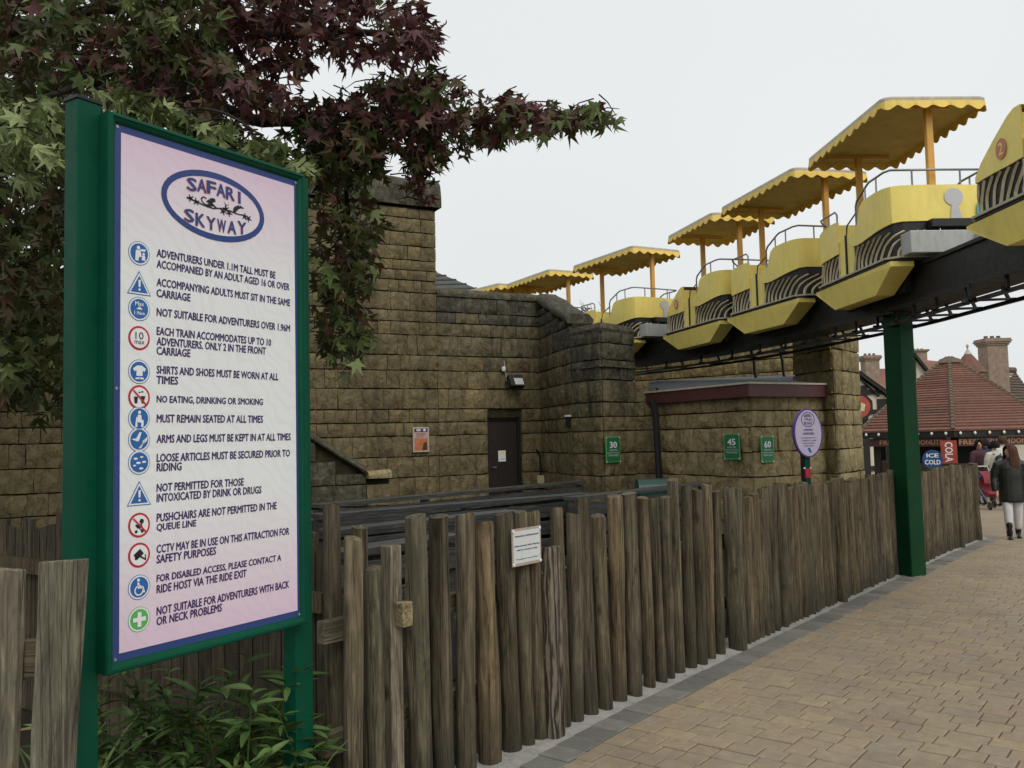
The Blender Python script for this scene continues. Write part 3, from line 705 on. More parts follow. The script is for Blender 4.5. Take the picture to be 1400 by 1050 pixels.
# oval emblem of the sign
def emblem(parent, F, ca, cb, ra, rb, c, ringm, wr=0.03):
    mbr = MB(); ring(mbr, F, c, ca, cb, ra, rb, wr, 40); mbr.build('emblem_ring', M[ringm], parent)
    for word, sgn in (('SAFARI', 1), ('SKYWAY', -1)):
        n = len(word)
        for i, ch in enumerate(word):
            x = (i-(n-1)/2)*ra*(0.185 if sgn > 0 else 0.205) + 0.01*ra; f = 1-(x/(ra*0.95))**2
            y = sgn*rb*(0.24 + 0.29*f) if sgn > 0 else -rb*(0.24+0.29*f)
            if ch == 'I':
                for mm_, ox_, cz_ in (('pink', -.008, .0004), ('navy', 0, .001)):
                    flat(rect(ca+x-.026*ra+ox_*ra, ca+x+.026*ra+ox_*ra, cb+y-.18*rb, cb+y+.18*rb), F, c+cz_).build('lettering', M[mm_], parent)
                continue
            text('lettering', ch if ch != 'I' else 'l', M['pink'], parent, F, ca+x-0.006*ra, cb+y-0.01*rb, c+0.0004, w=ra*(0.06 if ch == 'I' else 0.165), h=rb*0.37, align='C', bold=0.04)
            text('lettering', ch if ch != 'I' else 'l', M['navy'], parent, F, ca+x, cb+y, c+0.0010, w=ra*(0.06 if ch == 'I' else 0.16), h=rb*0.36, align='C', bold=0.034)
    O, A, U, N = F; mbk = MB()
    def P(x, y): return O + A*(ca+x*ra) + U*(cb+(y-.03)*.8*rb) + N*(c+0.0006)
    def stroke(pts, w):
        for (x0, y0, w0), (x1, y1, w1) in zip([(*p, q) for p, q in zip(pts, w)][:-1], [(*p, q) for p, q in zip(pts, w)][1:]):
            dx, dy = x1-x0, (y1-y0)*rb/ra; l = math.hypot(dx, dy) or 1; nx, ny = -dy/l, dx/l*ra/rb
            mbk.add([P(x0+nx*w0, y0+ny*w0), P(x1+nx*w1, y1+ny*w1), P(x1-nx*w1, y1-ny*w1), P(x0-nx*w0, y0-ny*w0)], [(3, 2, 1, 0)])
    stroke([(-.55, .10), (-.4, .05), (-.25, -.02), (-.05, -.06), (.1, .02), (.3, .0), (.45, -.04), (.6, -.02)], [.02, .012, .014, .014, .012, .014, .012, .012])
    stroke([(-.10, -.02), (-.13, .08), (-.10, .2), (-.06, .26)], [.07, .065, .045, .03]); stroke([(-.07, .24), (-.01, .26)], [.045, .03])
    stroke([(-.17, -.02), (-.26, .08), (-.28, .2), (-.23, .28), (-.18, .24)], [.012]*5); stroke([(-.08, .1), (.0, .0), (.02, -.04)], [.018, .015, .012])
    stroke([(.36, -.02), (.38, .1), (.42, .2), (.48, .26), (.56, .24)], [.02, .04, .04, .03, .008])
    for cx, cy in ((-.48, .1), (-.38, .03), (.2, .05), (.26, -.08), (.14, -.08), (.58, -.06), (.66, -.1)):
        for q in range(5):
            an = q*1.26+cx*9; stroke([(cx, cy), (cx+.07*math.cos(an), cy+.14*math.sin(an))], [.018, .006])
    stroke([(.18, .02), (.2, .2), (.16, .28)], [.008, .006, .004]); stroke([(.2, .16), (.26, .24)], [.006, .004])
    for f in mbk.f: f.reverse()
    mbk.build('emblem_drawing', M['ink'], parent)
ea0, eb0 = sab(222, 268); ea1, eb1 = sab(363, 300); ec = sab(291, 232)[1], sab(291, 331)[1]
emblem(PANEL, SF, (ea0+ea1)/2, (sab(300, 283)[1]), (ea1-ea0)/2, abs(sab(286, 232)[1]-sab(298, 330)[1])/2*0.98, LZ, 'navy', 0.026)
# ------------------------------------------------------------------ masonry
def block_mesh(seed, mat):
    r = random.Random(seed); nx, nz = 5, 4; mb = MB()
    for j in range(nz):
        for i in range(nx):
            x, z = i/(nx-1)-0.5, j/(nz-1)-0.5
            e = (i in (0, nx-1)) or (j in (0, nz-1))
            y = -0.60 + r.uniform(-0.06, 0.06) if e else -0.84 + r.uniform(-0.2, 0.2)
            jx = 0 if not e else r.uniform(-0.012, 0.012); jz = 0 if not e else r.uniform(-0.022, 0.022)
            mb.v.append(Vector((x+jx, y, z+jz)))
    for j in range(nz-1):
        for i in range(nx-1):
            a = j*nx+i; mb.f.append([a, a+1, a+nx+1, a+nx]); mb.m.append(0)
    border = [i for i in range(nx)] + [j*nx+nx-1 for j in range(1, nz)] + [(nz-1)*nx+i for i in range(nx-2, -1, -1)] + [j*nx for j in range(nz-2, 0, -1)]
    n = len(mb.v)
    for b in border: mb.v.append(Vector((mb.v[b].x, 0.3, mb.v[b].z)))
    k = len(border)
    for i in range(k): mb.f.append([border[(i+1) % k], border[i], n+i, n+(i+1) % k]); mb.m.append(0)
    return mb
BLK = [block_mesh(100+i, None) for i in range(12)]
BLKM = {m: [b.mesh('block', M[m], smooth=60) for b in BLK] for m in ('stone', 'stone_dark', 'stone_warm', 'stone_stained')}
COURSES = []
z = -0.35
_r = random.Random(11)
while z < 8:
    h = _r.choice([0.22, 0.26, 0.30, 0.36, 0.40, 0.30]) if z < 4.4 else _r.choice([0.20, 0.24, 0.28]); COURSES.append((z, z+h)); z += h
def masonry(out, A, B, z0, top, holes=(), mat='stone', dark_above=None, wscale=1.0, seed=0):
    """blocks on the face from A to B (plan points, seen from the camera side); top is a function of distance along"""
    r = random.Random(seed); A, B = Vector((A[0], A[1], 0)), Vector((B[0], B[1], 0)); d = B-A; L = d.length; d.normalize()
    nrm = Vector((d.y, -d.x, 0))
    if nrm.dot((A+B)/2) > 0: nrm = -nrm; A, B = B, A; d = -d; flip = True
    else: flip = False
    tp = (lambda s: top(L-s)) if flip else top
    hl = [((L-b, L-a) if flip else (a, b)) + tuple(q) for a, b, *q in holes]
    yaw = math.atan2(d.y, d.x)
    for (c0, c1) in COURSES:
        if c1 < z0: continue
        spans = [(0.0, L)]
        for (a, b, h0, h1) in hl:
            if c1 > h0 and c0 < h1 - 0.05:
                ns = []
                for s0, s1 in spans:
                    if b <= s0 or a >= s1: ns.append((s0, s1)); continue
                    if a - s0 > 0.06: ns.append((s0, a))
                    if s1 - b > 0.06: ns.append((b, s1))
                spans = ns
        for s0, s1 in spans:
            s = s0
            while s < s1-0.02:
                w = r.choice([0.28, 0.36, 0.45, 0.55, 0.68])*wscale*(0.8 if c1-c0 < 0.27 else 1.0)
                if s1-(s+w) < 0.2: w = s1-s
                t_ = min(tp(s+0.02), tp(s+w-0.02)); zt = min(c1, t_)
                if zt - c0 > 0.13:
                    ctr = A + d*(s+w/2) + Vector((0, 0, (c0+zt)/2))
                    q = proj(ctr); vis = -10 < q[0] < 1410 and -10 < q[1] < 700
                    m = mat
                    if dark_above is not None:
                        da_ = dark_above(L-(s+w/2) if flip else s+w/2)
                        m = 'stone_dark' if zt > da_ else ('stone_stained' if zt > da_-0.8 else mat)
                    out.append((((w*(zt-c0))/q[2]**2) if vis else 0.0, ctr, yaw, w-0.009, zt-c0-0.022, r.uniform(0.05, 0.085), m, r.randrange(12)))
                s += w
def lay(parent, blocks, limit=300, name='block'):
    blocks.sort(key=lambda b: -b[0]); rest = {}
    for i, (ar, c, yaw, w, h, dp, m, k) in enumerate(blocks):
        if i < limit and ar > 0: put(name, BLKM[m][k], parent, c, (0, 0, yaw), (w, dp, h))
        else:
            mb = rest.setdefault(m, MB()); Rm = Matrix.Rotation(yaw, 3, 'Z')
            mb.add([c + Rm @ Vector((p.x*w, p.y*dp, p.z*h)) for p in BLK[k].v], BLK[k].f)
    for m, mb in rest.items():
        o = mb.build('blockwork', M[m], parent, smooth=60); o['kind'] = 'stuff'
def wall_core(mb, A, B, z0, zA, zB, th, back=0.02):
    """mortar core behind a block face"""
    A, B = Vector((A[0], A[1], 0)), Vector((B[0], B[1], 0)); d = (B-A).normalized(); n = Vector((d.y, -d.x, 0))
    if n.dot((A+B)/2) > 0: n = -n
    a, b = A - n*back, B - n*back
    P = [Vector((a.x, a.y, z0)), Vector((b.x, b.y, z0)), Vector((b.x, b.y, zB)), Vector((a.x, a.y, zA))]
    mb.prism(P, -n*th)
def coping(mb, A, B, zA, zB, wd=0.5, h=0.22, over=0.1, segs=10, seed=0):
    """rounded lumpy coping stones on top of a wall, from A to B"""
    A, B = Vector((A[0], A[1], zA)), Vector((B[0], B[1], zB)); d = (B-A); L = d.length
    dn = Vector((d.x, d.y, 0)).normalized(); n = Vector((dn.y, -dn.x, 0))
    if n.dot((A+B)/2) > 0: n = -n
    prof = [(over, 0), (over+0.015, h*0.35), (over-0.02, h*0.75), (over-0.12, h), (-wd+0.1, h), (-wd, h*0.4), (-wd, 0)]
    k = len(prof); segs = max(3, int(L/0.22)); nb = len(mb.v)
    for i in range(segs+1):
        p = A + d*(i/segs)
        for (y, zz) in prof:
            j = noise.noise(Vector((p.x*3.1+seed, p.y*3.1, y*4+zz*3)))*0.045
            jz = noise.noise(Vector((p.x*2.3, p.y*2.3+seed, y*3)))*0.035 if zz > 0 else 0
            mb.v.append(p + n*(y+j) + Vector((0, 0, zz+jz)))
    for i in range(segs):
        for q in range(k-1): mb.f.append([nb+i*k+q, nb+(i+1)*k+q, nb+(i+1)*k+q+1, nb+i*k+q+1]); mb.m.append(0)
    mb.f.append([nb+q for q in range(k)]); mb.m.append(0); mb.f.append([nb+segs*k+q for q in range(k)][::-1]); mb.m.append(0)
# ------------------------------------------------------------------ castle wall with its door
C0 = atY(740, 520, 18.5); C0 = Vector((C0.x, C0.y, 0))
WD = Vector((-0.887, -0.462, 0)).normalized(); WN = Vector((WD.y, -WD.x, 0)) * -1
if WN.dot(C0) > 0: WN = -WN
def W1(t, z=0.0, off=0.0): return C0 + WD*t + WN*off + Vector((0, 0, z))
def t_at(px, py=520):
    d = ray(px, py); k = WN.dot(C0)/ (WN.x*d.x+WN.y*d.y); P = Vector((d.x, d.y, 0))*k
    return (P-C0).dot(WD), P.y
CASTLE = thing('castle_wall', W1(3), 'high sandstone castle wall with dark coping and a brown door', 'building')
tT, YT = t_at(594, 330); zW = atY(600, 405, t_at(600)[1]).z; zT = atY(592, 286, YT).z; zCap = atY(592, 247, YT).z
tT2 = 6.2
def top1(s):
    return zW if s < tT else (zT if s < tT2 else zW-0.2)
tD0, tD1 = t_at(712, 600)[0], t_at(667, 600)[0]; zD = atY(690, 571, t_at(690)[1]).z
blocks = []
_dr = random.Random(4)
masonry(blocks, W1(0), W1(tT), 0.35, lambda s: zW, holes=[(tD0-0.02, tD1+0.02, 0.0, zD+0.02)], dark_above=lambda s: zW-0.25-0.35*_dr.random(), seed=3, wscale=0.8)
masonry(blocks, W1(tT), W1(tT2), 0.35, lambda s: zT, seed=13, wscale=0.72)
masonry(blocks, W1(tT2), W1(13.2), 0.35, lambda s: zW-0.2, seed=14, wscale=0.85)
core = MB()
wall_core(core, W1(-0.3), W1(tD0), -0.3, zW, zW, 0.45); wall_core(core, W1(tD1), W1(tT), -0.3, zW, zW, 0.45)
wall_core(core, W1(tD0), W1(tD1), zD, zW, zW, 0.45)
wall_core(core, W1(tT), W1(tT2), -0.3, zT, zT, 0.9); wall_core(core, W1(tT2), W1(13.2), -0.3, zW-0.2, zW-0.2, 0.45)
# side of the raised part
sblk = []
masonry(sblk, W1(tT), W1(tT)-WN*0.9, zW, lambda s: zT, seed=8)
blocks += sblk
cmb = MB(); coping(cmb, W1(-0.05), W1(tT), zW, zW, 0.5, 0.17, 0.075, seed=1); coping(cmb, W1(tT2), W1(13.2), zW-0.2, zW-0.2, 0.5, 0.2, 0.08, seed=2)
cmb.build('coping', M['stone_dark'], CASTLE, smooth=50)
cap = MB(); coping(cap, W1(tT-0.1), W1(tT2), zT, zT, 1.0, zCap-zT, 0.13, seed=5); cap.build('tower_cap', M['stone_dark'], CASTLE, smooth=50)
for tm in (4.2, 5.4):
    mm = MB(); coping(mm, W1(tm), W1(tm+0.7), zCap-0.02, zCap-0.02, 0.9, 0.38, 0.1, seed=7+tm); mm.build('merlon', M['stone_dark'], CASTLE, smooth=50)
# wall that comes forward to the corner pier
pA = atY(783, 520, 16.35); pC = atY(823, 520, 15.6); pB = atY(866, 520, 16.35)
zP = atY(823, 452, 15.6).z; zS = atY(795, 443, 16.5).z
blk2 = []
d2 = (Vector((pA.x, pA.y, 0))-C0).length
masonry(blk2, C0, (pA.x, pA.y), 0.35, lambda s: zW + (zS-zW)*min(1, s/d2), dark_above=lambda s: zW-0.45 + (zS-zW)*s/d2, seed=21)
wall_core(core, C0, (pA.x, pA.y), -0.3, zW, zS, 0.4); core.prism([Vector((C0.x, C0.y, -0.3))+WN*0.03, Vector((C0.x+0.5, C0.y, -0.3)), Vector((C0.x+0.5, C0.y+0.5, -0.3)), Vector((C0.x-0.2, C0.y+0.4, -0.3))], (0, 0, zW+0.3))
cmb = MB(); coping(cmb, C0, (pA.x, pA.y), zW, zS, 0.45, 0.17, 0.075, seed=3); cmb.build('coping', M['stone_dark'], CASTLE, smooth=50)
zL = atY(823, 500, 15.6).z
masonry(blk2, (pA.x, pA.y), (pC.x, pC.y), 0.35, lambda s: zP, dark_above=lambda s: zL+0.02, wscale=0.9, seed=31)
masonry(blk2, (pC.x, pC.y), (pB.x, pB.y), 0.35, lambda s: zP, dark_above=lambda s: zL+0.02, wscale=0.9, seed=32)
def plan_core(mb, pts, z0, z1, inset=-0.006):
    pts = [Vector((p.x, p.y, 0)) for p in pts]; c = sum(pts, Vector((0, 0, 0)))/len(pts)
    mb.prism([c + (p-c)*(1-inset/max(0.3, (p-c).length)) + Vector((0, 0, z0)) for p in pts], (0, 0, z1-z0))
plan_core(core, (pA, pC, pB, (Vector(pA)+Vector(pB))-Vector(pC)), -0.3, zP)
core.build('wall', M['mortar'], CASTLE)
pm = MB()
ctr = (Vector((pA.x, pA.y, 0))+Vector((pB.x, pB.y, 0)))/2; pD = ctr*2 - Vector((pC.x, pC.y, 0))
quad = [Vector((p.x, p.y, 0)) for p in (pA, pC, pB, pD)]
for (f0, za), (f1, zb) in (((1.07, zP-0.02), (1.09, zP+0.05)), ((1.09, zP+0.05), (1.0, zP+0.13)), ((1.0, zP+0.13), (0.75, zP+0.17))):
    a = [ctr + (q-ctr)*f0 + Vector((0, 0, za)) for q in quad]; b = [ctr + (q-ctr)*f1 + Vector((0, 0, zb)) for q in quad]
    pm.add(a+b, [(i, (i+1) % 4, 4+(i+1) % 4, 4+i) for i in range(4)])
pm.add([ctr + (q-ctr)*0.8 + Vector((0, 0, zP+0.17)) for q in quad], [(0, 1, 2, 3)])
pm.build('pier_cap', M['stone_dark'], CASTLE, smooth=50)
lm = MB()
for a, b in ((quad[0], quad[1]), (quad[1], quad[2])):
    d = (b-a).normalized(); n_ = Vector((d.y, -d.x, 0));
    if n_.dot(a) > 0: n_ = -n_
    lm.bar(a - d*0.02 + n_*0.045 + Vector((0, 0, zL)), b + d*0.045 + n_*0.045 + Vector((0, 0, zL)), 0.08, 0.035)
lm.build('ledge_shadow_bar', M['stone_dark'], CASTLE)  # dark bar drawn for the thin shadow line along the pier ledge
lay(CASTLE, blocks+blk2, 300)
dr = MB().prism([W1(tD0, -0.2, -0.10), W1(tD1, -0.2, -0.10), W1(tD1, zD, -0.10), W1(tD0, zD, -0.10)], -WN*0.05)
DOOR = dr.build('door', M['door'], CASTLE)
fr = MB()
for a, b in ((tD0, tD0+0.05), (tD1-0.05, tD1)): fr.prism([W1(a, -0.2, -0.06), W1(b, -0.2, -0.06), W1(b, zD-0.05, -0.06), W1(a, zD-0.05, -0.06)], -WN*0.037)
fr.prism([W1(tD0, zD-0.05, -0.06), W1(tD1, zD-0.05, -0.06), W1(tD1, zD+0.02, -0.06), W1(tD0, zD+0.02, -0.06)], -WN*0.037); fr.build('frame', M['ink'], DOOR)
hd = MB().tube([W1(tD1-0.12, 1.25, -0.1), W1(tD1-0.12, 1.25, -0.04), W1(tD1-0.2, 1.25, -0.04)], 0.012, 6); hd.build('handle', M['steel'], DOOR)
WF = (C0, -WD, UP, WN)      # frame for flat things on this wall: along runs to the right in the picture
def on_wall(px, py, off=0.085):
    t_, Y = t_at(px, py); return -t_, atY(px, py, Y).z
def plate(name, frame, a, b, w, h, c, mat, label, cat, th=0.012):
    o = flat(rect(a-w/2, a+w/2, b-h/2, b+h/2), frame, c, th).build(name, mat); return tag(o, label, cat)
def wplate(name, px0, px1, py0, py1, mat, label, cat, c=0.10):
    a0, b0 = on_wall(px0, (py0+py1)/2); a1, _ = on_wall(px1, (py0+py1)/2); b0 = on_wall((px0+px1)/2, py1)[1]; b1 = on_wall((px0+px1)/2, py0)[1]
    o = thing(name, WF[0] + WF[1]*((a0+a1)/2) + UP*b0 + WN*c, label, cat)
    flat(rect(a0, a1, b0, b1), WF, c, 0.012).build('plate', mat, o)
    return o, a0, a1, b0, b1
# door notice, orange poster
o, a0, a1, b0, b1 = wplate('door_notice', 684, 694, 616, 631, M['white'], 'small white paper notice on the brown castle door', 'notice', c=-0.085)
flat(rect(a0+0.03, a1-0.03, b0+0.14, b0+0.2), WF, -0.0838).build('print', M['yellow'], o); flat(rect(a0+0.03, a1-0.03, b0+0.04, b0+0.06), WF, -0.0838).build('print', M['pale'], o)
o, a0, a1, b0, b1 = wplate('poster', 562, 584, 584, 618, M['trimgrey'], 'orange and navy poster in a grey frame left of the castle door', 'poster')
w, h = a1-a0, b1-b0
M['orange'] = paint('orange_print', (0.50, 0.16, 0.06), 0.5, 0.35, 9); M['peach'] = paint('peach_print', (0.52, 0.34, 0.27), 0.5, 0.2, 12)
flat(rect(a0+.03, a1-.03, b0+.03, b0+h*0.55), WF, 0.1015).build('print', M['orange'], o); flat(rect(a0+.03, a1-.03, b0+h*0.55, b0+h*0.8), WF, 0.1015).build('print', M['peach'], o)
flat(rect(a0+.03, a1-.03, b0+h*0.8, b1-.03), WF, 0.1015).build('print', M['purple'], o)
flat(ell(a0+w*0.35, b1-h*0.12, w*.16, h*.05, 12), WF, 0.103).build('print', M['pale'], o); flat(ell(a0+w*0.72, b1-h*0.12, w*.09, h*.05, 12), WF, 0.103).build('print', M['white'], o)
for k in range(4): flat(rect(a0+w*.2, a1-w*(.2+.05*k), b0+h*(0.74-.05*k), b0+h*(0.755-.05*k)), WF, 0.103).build('print', M['purple'], o)
flat([(a1-w*.45, b0+h*.08), (a1-w*.12, b0+h*.08), (a1-w*.15, b0+h*.42), (a1-w*.35, b0+h*.35)], WF, 0.103).build('print', M['maroon'], o)
# floodlight and dome camera
a, b = on_wall(697, 523); P = WF[0] + WF[1]*a + UP*b
FL = thing('floodlight', P + WN*0.1, 'black rectangular floodlight on the wall above the door', 'floodlight')
tilt = Matrix.Rotation(math.atan2(WF[1].y, WF[1].x), 3, 'Z') @ Matrix.Rotation(R(-28), 3, 'X')
MB().box(P + WN*0.26, (0.32, 0.12, 0.26), rot=tilt).build('housing', M['black'], FL)
t = NT('floodlight_glass', 0.08, 0.8); t.col((0.55, 0.55, 0.52)); MB().box(P + WN*0.26 + tilt @ Vector((0.04, -0.064, -0.03)), (0.2, 0.012, 0.15), rot=tilt).build('lens', t.mat, FL)
MB().tube([P + WN*0.06 - WF[1]*0.12, P + WN*0.2 - WF[1]*0.14, P + WN*0.26 - WF[1]*0.165], 0.02, 6).build('bracket', M['black'], FL)
MB().tube([P + WN*0.09 - WF[1]*0.12 + UP*0.02, P + WN*0.09 - WF[1]*0.17 + UP*0.45], 0.009, 5).build('cable', M['trimgrey'], FL)
a, b = on_wall(685, 507); P = WF[0] + WF[1]*a + UP*b
CC = thing('dome_camera', P + WN*0.08, 'small white dome camera above the floodlight', 'camera')
MB().lathe(P + WN*0.12, [(0.02, 0.08), (0.045, 0.07), (0.045, 0.0), (0.035, -0.02)][::-1], 10).build('housing', M['white'], CC, smooth=40)
MB().lathe(P + WN*0.12, [(0.002, -0.055), (0.022, -0.045), (0.033, -0.02)], 10).build('dome', M['ink'], CC, smooth=60)
# meter box with conduit, alarm box
a, b = on_wall(736, 655); P = WF[0] + WF[1]*a + UP*b
MBX = thing('junction_box', P + WN*0.1, 'cream junction box with a black conduit right of the door', 'box')
MB().box(P + WN*0.14, (0.16, 0.1, 0.16), math.atan2(WF[1].y, WF[1].x)).build('case', M['cream'], MBX)
MB().tube([P + WN*0.1 + UP*0.08, P + WN*0.1 + UP*0.5, P + WN*0.1 + UP*0.62 - WF[1]*0.08], 0.02, 6).build('conduit', M['ink'], MBX)
MB().box(P + WN*0.13 + WF[1]*0.13, (0.07, 0.1, 0.15), math.atan2(WF[1].y, WF[1].x)).build('switch', M['ink'], MBX)
P = atY(780, 577, 16.5)
AB = thing('alarm_box', P, 'small dark alarm box with white lid on the stone pier', 'box')
MB().box(P + Vector((-0.03, -0.06, 0)), (0.1, 0.1, 0.2), 0.5).build('case', M['ink'], AB); MB().box(P + Vector((-0.03, -0.06, 0.115)), (0.12, 0.12, 0.03), 0.5).build('lid', M['white'], AB)
# stair parapet
PWL = thing('stair_parapet', (-3.3, 14.2, 0), 'low sloping stone parapet with dark mossy top left of the poster', 'wall')
pp = [atY(400, 585, 14.3), atY(500, 648, 14.7), atY(532, 648, 14.9)]
q0, q1, q2 = [Vector((p.x, p.y, 0)) for p in pp]
core = MB(); wall_core(core, q0, q1, -0.2, pp[0].z, pp[1].z, 0.3); wall_core(core, q1, q2, -0.2, pp[2].z-0.08, pp[2].z-0.08, 0.3); core.build('wall', M['mortar'], PWL)
bl = []; l01 = (q1-q0).length
masonry(bl, q0, q1, 0.35, lambda s: pp[0].z + (pp[1].z-pp[0].z)*s/l01, mat='stone_dark', seed=41); masonry(bl, q1, q2, 0.35, lambda s: pp[2].z-0.08, mat='stone', seed=42)
cmb = MB(); coping(cmb, q0, q1, pp[0].z, pp[1].z, 0.35, 0.12, 0.1); cmb.build('coping', M['stone_dark'], PWL, smooth=50)
cmb = MB(); coping(cmb, q1, q2, pp[2].z-0.06, pp[2].z-0.06, 0.35, 0.14, 0.12); cmb.build('coping', M['stone_warm'], PWL, smooth=50)
lay(PWL, bl)
# ------------------------------------------------------------------ store shed, stone tower, wall behind
sA = atY(898, 560, 16.2); sC = atY(1025, 560, 14.0); sB = atY(1130, 560, 14.95)
zF1 = atY(1025, 524, 13.85).z; zF0 = zF1 - 0.21
SHED = thing('store_shed', (sC.x, sC.y, 0), 'low sandstone shed with maroon fascia and felt roof under the track', 'shed')
core = MB(); bl = []
for (a, b, sd) in ((sA, sC, 51), (sC, sB, 52)):
    masonry(bl, (a.x, a.y), (b.x, b.y), 0.35, lambda s: zF0+0.02, seed=sd, wscale=0.85, mat='stone_warm'); wall_core(core, a, b, -0.2, zF0, zF0, 0.3)
masonry(bl, (pB.x, pB.y), (sA.x, sA.y), 0.35, lambda s: zF0+0.3, seed=53, wscale=0.85); wall_core(core, pB, sA, -0.2, zF0+0.3, zF0+0.3, 0.2)
core.build('wall', M['mortar'], SHED); lay(SHED, bl)
def xy(p, z=0.0): return Vector((p.x, p.y, z))
def outward(a, b):
    d = (xy(b)-xy(a)).normalized(); n = Vector((d.y, -d.x, 0)); return d, (n if n.dot(xy(a)) < 0 else -n)
d1, n1 = outward(sA, sC); d2_, n2 = outward(sC, sB)
oc = xy(sC) + (n1+n2)*0.16/ (1+n1.dot(n2))
oa, ob = xy(sA) + n1*0.16 - d1*0.25, xy(sB) + n2*0.16 + d2_*0.05
fm = MB()
for a, b, n in ((oa, oc, n1), (oc, ob, n2)): fm.prism([a+UP*zF0, b+UP*zF0, b+UP*zF1, a+UP*zF1], -n*0.03)
fm.build('fascia', M['maroon'], SHED)
fm = MB()
for a, b, n in ((oa, oc, n1), (oc, ob, n2)): fm.prism([a+n*0.02+UP*(zF1-0.01), b+n*0.02+UP*(zF1-0.01), b+n*0.02+UP*(zF1+0.02), a+n*0.02+UP*(zF1+0.02)], -n*0.06)
fm.build('roof_edge', M['trimgrey'], SHED)
back = [Vector((6.3, 18.6, zF1+0.42)), Vector((3.1, 19.4, zF1+0.42))]
fm = MB().add([oa+UP*zF1, oc+UP*zF1, ob+UP*zF1, back[0], back[1]], [(0, 1, 4), (1, 2, 3), (1, 3, 4)]); fm.build('roof', M['felt'], SHED)
dpx = atY(900, 600, 15.9)
fm = MB().tube([Vector((dpx.x-0.12, 15.75, zF0+0.05)), Vector((dpx.x-0.06, 15.75, zF0-0.15)), Vector((dpx.x-0.02, 15.8, 1.0)), Vector((dpx.x, 15.8, 0.0))], 0.06, 8); fm.build('downpipe', M['ink'], SHED, smooth=40)
tC = atY(1141, 560, 14.6); tA = atY(1087, 500, 15.9); tB = atY(1175, 560, 15.6)
TOW = thing('stone_tower', (tC.x, tC.y, 0), 'tall square sandstone tower beside the shed under the track', 'tower')
core = MB(); bl = []; zTw = 4.05
for a, b, sd in ((tA, tC, 61), (tC, tB, 62)):
    masonry(bl, (a.x, a.y), (b.x, b.y), 0.35, lambda s: zTw, seed=sd, wscale=0.8, mat='stone_warm')
plan_core(core, (tA, tC, tB, Vector(tA)+Vector(tB)-Vector(tC)), -0.2, zTw); core.build('wall', M['mortar'], TOW); lay(TOW, bl)
cmb = MB(); tq = [xy(tA), xy(tC), xy(tB), xy(tA)+xy(tB)-xy(tC)]; cmb.prism([p+UP*zTw for p in tq], UP*0.12); cmb.build('top_slab', M['stone_dark'], TOW)
RW = thing('rear_wall', (4.8, 20.5, 0), 'sandstone rear wall glimpsed between shed roof and track', 'wall')
rA, rB = atY(866, 500, 22.4), atY(1100, 500, 19.6); core = MB(); bl = []
masonry(bl, (rA.x, rA.y), (rB.x, rB.y), 1.8, lambda s: 3.9, seed=71, mat='stone_warm'); wall_core(core, rA, rB, -0.4, 3.9, 3.9, 0.4); core.build('wall', M['mortar'], RW); lay(RW, bl)
for k, px in enumerate((1027, 1066)):
    a, b = atY(px, 480, 17.5), atY(px+8, 525, 17.5)
    tag(MB().tube([a, a.lerp(b, .3)+Vector((0.02, 0, 0)), a.lerp(b, .6), b, b+Vector((0, 0, -0.25))], 0.03, 6).build('hanging_cable', M['ink'], smooth=60), ('left' if k == 0 else 'right')+' black cable hanging from the track to the shed roof', 'cable')
# hipped slate roof behind the castle
HB = thing('slate_roofed_building', (-4.5, 28, gz(0, 28)), 'building with dark hipped slate roof rising behind the castle wall', 'building')
r0 = atY(560, 352, 30); r1 = atY(700, 408, 29); zE = r1.z-0.3
MB().box((-4.9, 31, zE/2-0.4), (9.4, 6.0, zE+0.6)).build('wall', M['stone_warm'], HB)
mb = MB(); xr = atY(594, 366, 31).x; zr = atY(594, 366, 31).z
mb.add([(-10, 27.6, zE-.2), (r1.x+.3, 27.6, zE-.2), (r1.x+.3, 34.4, zE-.2), (-10, 34.4, zE-.2), (xr-0.3, 31, zr), (-7, 31, zr)], [(0, 1, 4, 5), (1, 2, 4), (2, 3, 5, 4), (3, 0, 5)])
RF = mb.build('roof', M['slate'], HB); mb = MB()
for k in range(9):
    f = k/9; a = Vector((-10, 27.58, zE-.2)).lerp(Vector((-7, 30.98, zr+.02)), f); b = Vector((r1.x+.3, 27.58, zE-.2)).lerp(Vector((xr-0.3, 30.98, zr+.02)), f); c_ = Vector((r1.x+.32, 34.4, zE-.2)).lerp(Vector((xr-.28, 31, zr+.02)), f)
    mb.bar(a, b, 0.05, 0.04); mb.bar(b, c_, 0.05, 0.04)
mb.build('slate_course', M['slate'], RF)
